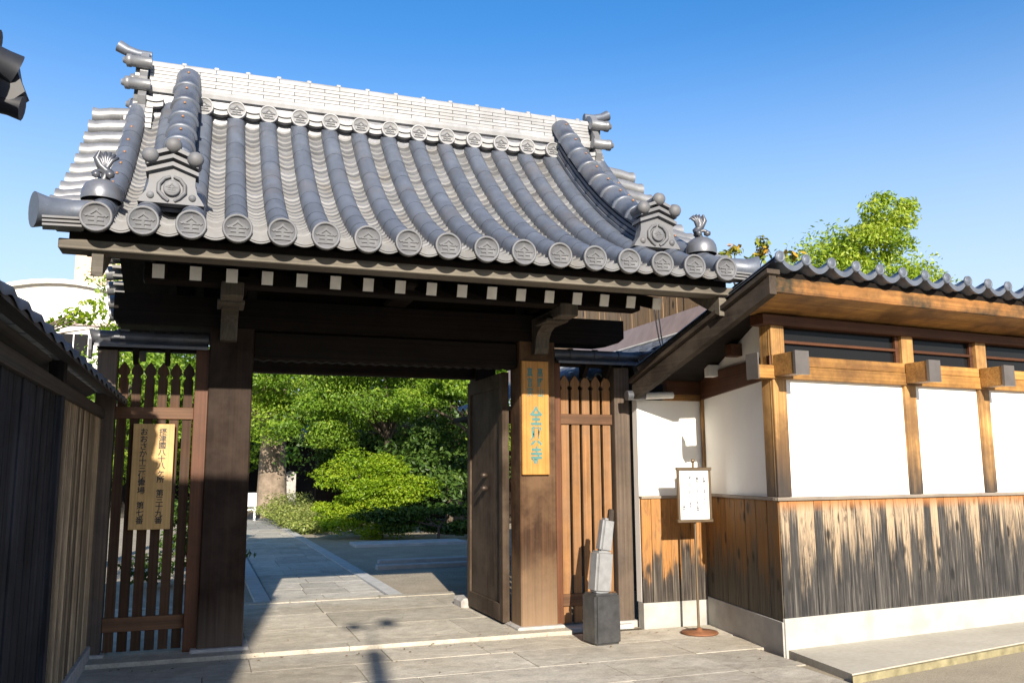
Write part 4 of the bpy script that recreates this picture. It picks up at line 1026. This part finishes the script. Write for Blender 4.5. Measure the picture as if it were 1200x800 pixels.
G = 'garden trees behind the gate'
tree('camphor_tree', (2.2, 31, 0), blob((1.6, 30.5, 7.6), (4.6, 3.4, 3.6), 46, 64000)+blob((-1.5, 29.5, 4.4), (2.6, 2, 1.6), 14, 14000)+blob((3.2, 28.5, 3.9), (2.0, 1.5, 1.5), 12, 15000), .125, 'leaf_camphor', 'big camphor tree with a thick pale trunk at the end of the path', 'tree', (.48, 3.4), 14, G, 'trunk')
tree('maple_tree', (4.4, 22.0, 0), blob((3.9, 21.6, 3.9), (2.2, 1.6, 1.3), 30, 44000, 1, .34)+blob((2.7, 22.4, 2.6), (.9, .9, .9), 8, 10000), .075, 'leaf_camphor', 'light green garden tree drooping beside the path, its foliage hanging low', 'tree', (.12, 2.4), 10, G, droop=.6)
tree('maple_tree', (6.2, 19.5, 0), blob((5.7, 19.3, 3.5), (1.9, 1.5, 1.0), 26, 38000, 1, .34)+blob((6.4, 19.5, 2.3), (1.3, 1.0, .7), 10, 12000), .072, 'leaf_maple', 'spreading maple with flat layered foliage at the right of the garden', 'tree', (.12, 2.2), 10, G)
tree('evergreen_tree', (7.0, 25.0, 0), blob((6.6, 25, 3.6), (3.4, 2.2, 3.4), 36, 34000), .13, 'leaf_dark', 'dark dense evergreen filling the shade behind the maples', 'tree', (.2, 2.5), 8, G)
tree('evergreen_tree', (5.6, 20.4, 0), blob((5.0, 20.6, 1.6), (1.6, .9, 1.2), 20, 9000), .12, 'leaf_dark', 'low dark evergreen standing under the maple at the right', 'tree', (.08, 1.0), 6, G)
tree('broadleaf_tree', (-2.5, 38, 0), blob((-.5, 38, 3.3), (4.5, 3, 2.6), 40, 22000), .2, 'leaf_camphor', 'tall green tree beyond the garden, left of the camphor', 'tree', (.3, 4), 8, G)
# bright shrub and ground cover
tree('lime_shrub', (3.75, 20.0, 0), blob((3.65, 19.9, .98), (1.15, .8, .9), 26, 30000, 1, .36)+blob((2.8, 20.4, .7), (.5, .5, .5), 6, 4500), .062, 'leaf_lime', 'bright yellow green feathery shrub beside the path', 'shrub', (.04, .5), 12, None, foliage='foliage')
tree('evergreen_tree', (4.6, 27, 0), blob((4.9, 26.5, 1.7), (1.5, .9, 1.3), 20, 16000), .11, 'leaf_dark', 'dark evergreen mass between the stone monument and the lime shrub', 'tree', (.1, 1.2), 6, G)
tree('low_shrub', (4.9, 18.8, 0), blob((4.5, 18.9, .35), (1.3, .35, .38), 14, 6000), .09, 'leaf_dark', 'low dark green shrub edging the gravel yard', 'shrub', (.03, .3), 6, None, foliage='foliage')
o = leaves('ground_cover', [((2.55, 22.5+q*1.5, .16+.05*q), (.55+.12*q, 1.0, .30+.04*q), 3500, .5+.1*(q % 2)) for q in range(5)], .07, 'leaf_cover', None, (2.5, 22, 0), upbias=.9); o['kind'] = 'stuff'; o['label'] = 'pale green low ground cover spilling over the path edge'
# left of the gate
tree('garden_tree', (-1.6, 15.2, 0), blob((-.75, 15, 2.75), (.85, .9, .6), 22, 14000, 1, .4)+blob((-.6, 14.6, 2.1), (.8, .6, .5), 8, 5000), .075, 'leaf_camphor', 'rounded yellow green tree rising behind the slatted panel', 'tree', (.09, 2.2), 8, G)
tree('hedge_shrub', (-.4, 12.6, 0), blob((-.4, 12.6, .55), (.8, .5, .5), 10, 4500), .08, 'leaf_dark', 'dark leafy shrub low behind the slatted panel', 'shrub', (.03, .4), 5, None, foliage='foliage')
tree('leafy_sapling', (-2.3, 10.6, 0), [((-1.75+.11*i+.04*rng.normal(), 11+.1*rng.normal(), 3.13+.05*math.sin(i*1.3)+.04*i*(i < 6)), (.13, .13, .09), 26, .6) for i in range(8)]+[((-1.3, 11, 3.42), (.16, .12, .07), 26, .65), ((-1.5, 11, 3.3), (.15, .12, .07), 24, .6), ((-1.9, 10.6, 2.6), (.5, .5, .4), 300, .45), ((-1.6, 9.4, 2.2), (.45, .9, .28), 900, .5)], .085, 'leaf_lime', 'leafy sapling with a thin branch reaching over the fence roof', 'tree', (.03, 2.9), 11, None, lean=(.25, .2), shell=.2)
tree('fence_shrub', (-1.4, 5.6, 0), blob((-1.35, 5.6, 1.9), (.35, 1.9, .45), 20, 5200), .07, 'leaf_camphor', 'green shrub showing in the gap above the fence boards', 'shrub', (.04, 1.4), 8, None, foliage='foliage')
# right, over the storehouse roof
tree('airy_tree', (13.2, 14.6, 0), blob((13.0, 14.3, 5.45), (2.0, 1.4, 1.35), 44, 20000, 1, .34)+blob((13.35, 14.2, 6.5), (.95, .7, .75), 12, 4800, 1, .42), .105, 'leaf_willow', 'airy bright green tree standing above the storehouse roof', 'tree', (.1, 4.2), 18, None, shell=.3, aspect=.36, droop=.4)
tree('magnolia_bush', (7.3, 10.5, 0), [((6.75+.17*i, 10.2, 4.42+.13*math.sin(i*2.1)), (.15, .15, .10), 34, .45+.2*(i % 3)) for i in range(8)]+[((7.4, 10.2, 4.68), (.13, .12, .12), 34, .5)], .115, 'leaf_magnolia', 'bush with orange tinged leaves peeping over the storehouse eave', 'shrub', (.05, 3.7), 9, None, shell=.2, foliage='foliage')

# ------------------------------------------------------------------ things in the garden and beyond
mb = MB(); mb.bev(2.60, 3.12, 31.2, 31.7, -.02, .32, .03); t = thing('stone_monument', (2.86, 31.45, 0), 'pale upright stone pillar beside the thick trunk', 'monument'); part('plinth', mb, 'granite', t)
mb = MB(); mb.prism([(2.68, .32), (3.04, .32), (3.03, 1.46), (2.86, 1.54), (2.69, 1.46)], 31.3, 31.6, 'y'); part('pillar', mb, 'granite', t)
t = thing('white_crate', (1.43, 29, 0), 'small white crate on legs at the far end of the path', 'crate')
mb = MB(); mb.bev(1.12, 1.60, 28.8, 29.2, .42, .85, .01); part('crate_body', mb, 'paper', t)
mb = MB(); mb.bev(1.12, 1.60, 28.82, 29.18, .30, .36, .01); part('shelf', mb, 'paper', t)
for x in (1.15, 1.56):
    mb = MB(); mb.bev(x-.03, x+.03, 28.85, 29.15, 0, .42, .005); part('leg', mb, 'paper', t)
mb = MB(); mb.box(-8, 12, 43, 46, 0, 3.2); t = thing('garden_hall', (2, 44, 0), 'low dark hall half hidden behind the camphor trunk', 'hall'); part('wall', mb, 'gate_dark', t)
mb = MB(); mb.prism([(42, 3.1), (44.5, 4.6), (47, 3.1), (47, 3.3), (44.5, 4.85), (42, 3.3)], -9, 13, 'x'); part('roof', mb, 'blacktile', t)
mb = MB(); t = thing('garden_wall', (7.5, 23, 0), 'dark board wall in shade behind the evergreen', 'wall'); mb.box(3.2, 14, 27, 27.15, 0, 2.6); part('board_face', mb, 'gate_dark', t)
mb = MB(); mb.prism([(26.8, 2.6), (27.07, 2.85), (27.35, 2.6)], 3.1, 14.1, 'x'); part('coping', mb, 'blacktile', t)
t = thing('gymnasium', (-8, 60, 0), 'cream building with a low arched roof far beyond the fence', 'building')
arc = [(-15.5+13*k/16, 11.6+1.75*math.sin(math.pi*k/16)) for k in range(17)]
mb = MB(); mb.prism([(-15.5, 0)]+arc+[(-2.5, 0)], 60, 80, 'y'); part('facade', mb, 'facade', t)
mb = MB(); mb.prism(arc+[(x, z+.25) for x, z in arc[::-1]], 59.6, 80.2, 'y'); part('arched_roof', mb, 'whitemetal', t)
for x in (-11.0, -8.1, -5.2):
    mb = MB(); mb.bev(x-.8, x+.8, 59.9, 60.02, 8.2, 10.2, .03); wn = part('window', mb, 'glass', t); mb = MB(); mb.box(x-.9, x+.9, 59.88, 60.0, 8.02, 8.18); mb.box(x-.03, x+.03, 59.86, 59.9, 8.2, 10.2); part('window_frame', mb, 'whitemetal', wn)
mb = MB(); mb.box(-15.6, -2.4, 59.85, 60.0, 10.75, 10.95); part('cornice', mb, 'flash', t)
t = thing('apartment_tower', (-8, 85, 0), 'tan stepped tower block behind the arched building', 'building')
mb = MB(); mb.bev(-11.4, -3, 82, 92, 0, 21.5, .1); mb.bev(-14.0, -11.4, 82, 92, 0, 17.6, .1); part('tower_body', mb, 'facade_tan', t)
mb = MB(); mb.box(-11.5, -2.9, 81.9, 92.1, 21.5, 21.9); mb.box(-16.2, -11.5, 82.1, 91, 0, 16.9); part('parapet', mb, 'whitemetal', t)

pts = []
me = bpy.data.meshes.new('fallen_leaves'); vs, fs = [], []
for k in range(140):
    x = random.uniform(-.6, 4.2); y = random.uniform(3.2, 10.3) if random.random() < .6 else random.choice((7.45, 10.2, 7.3))+random.uniform(-.1, .1)
    z = .045 if 7.5 < y < 10.42 and x < 3.2 else .008
    if y > 7.4 and x > 3.1: continue
    if y > 6 and x > 4.1: continue
    a = random.uniform(0, 6.28); l = random.uniform(.018, .04); wd = l*.45; u = Vector((math.cos(a), math.sin(a), random.uniform(-.15, .15))); v = Vector((-math.sin(a), math.cos(a), random.uniform(-.3, .3)))
    c = Vector((x, y, z)); o = len(vs); vs += [c-u*l/2, c+v*wd/2+Vector((0, 0, .004)), c+u*l/2, c-v*wd/2+Vector((0, 0, .004))]; fs.append((o, o+1, o+2, o+3))
me.from_pydata(vs, [], fs); M_['dry_leaf'] = plain('dry_leaf', (.17, .10, .04), .8, 0, .2, .5, 3); me.materials.append(M_['dry_leaf'])
fl = obj('fallen_leaves', me); fl['kind'] = 'stuff'; fl['label'] = 'small brown fallen leaves scattered over the stone paving'
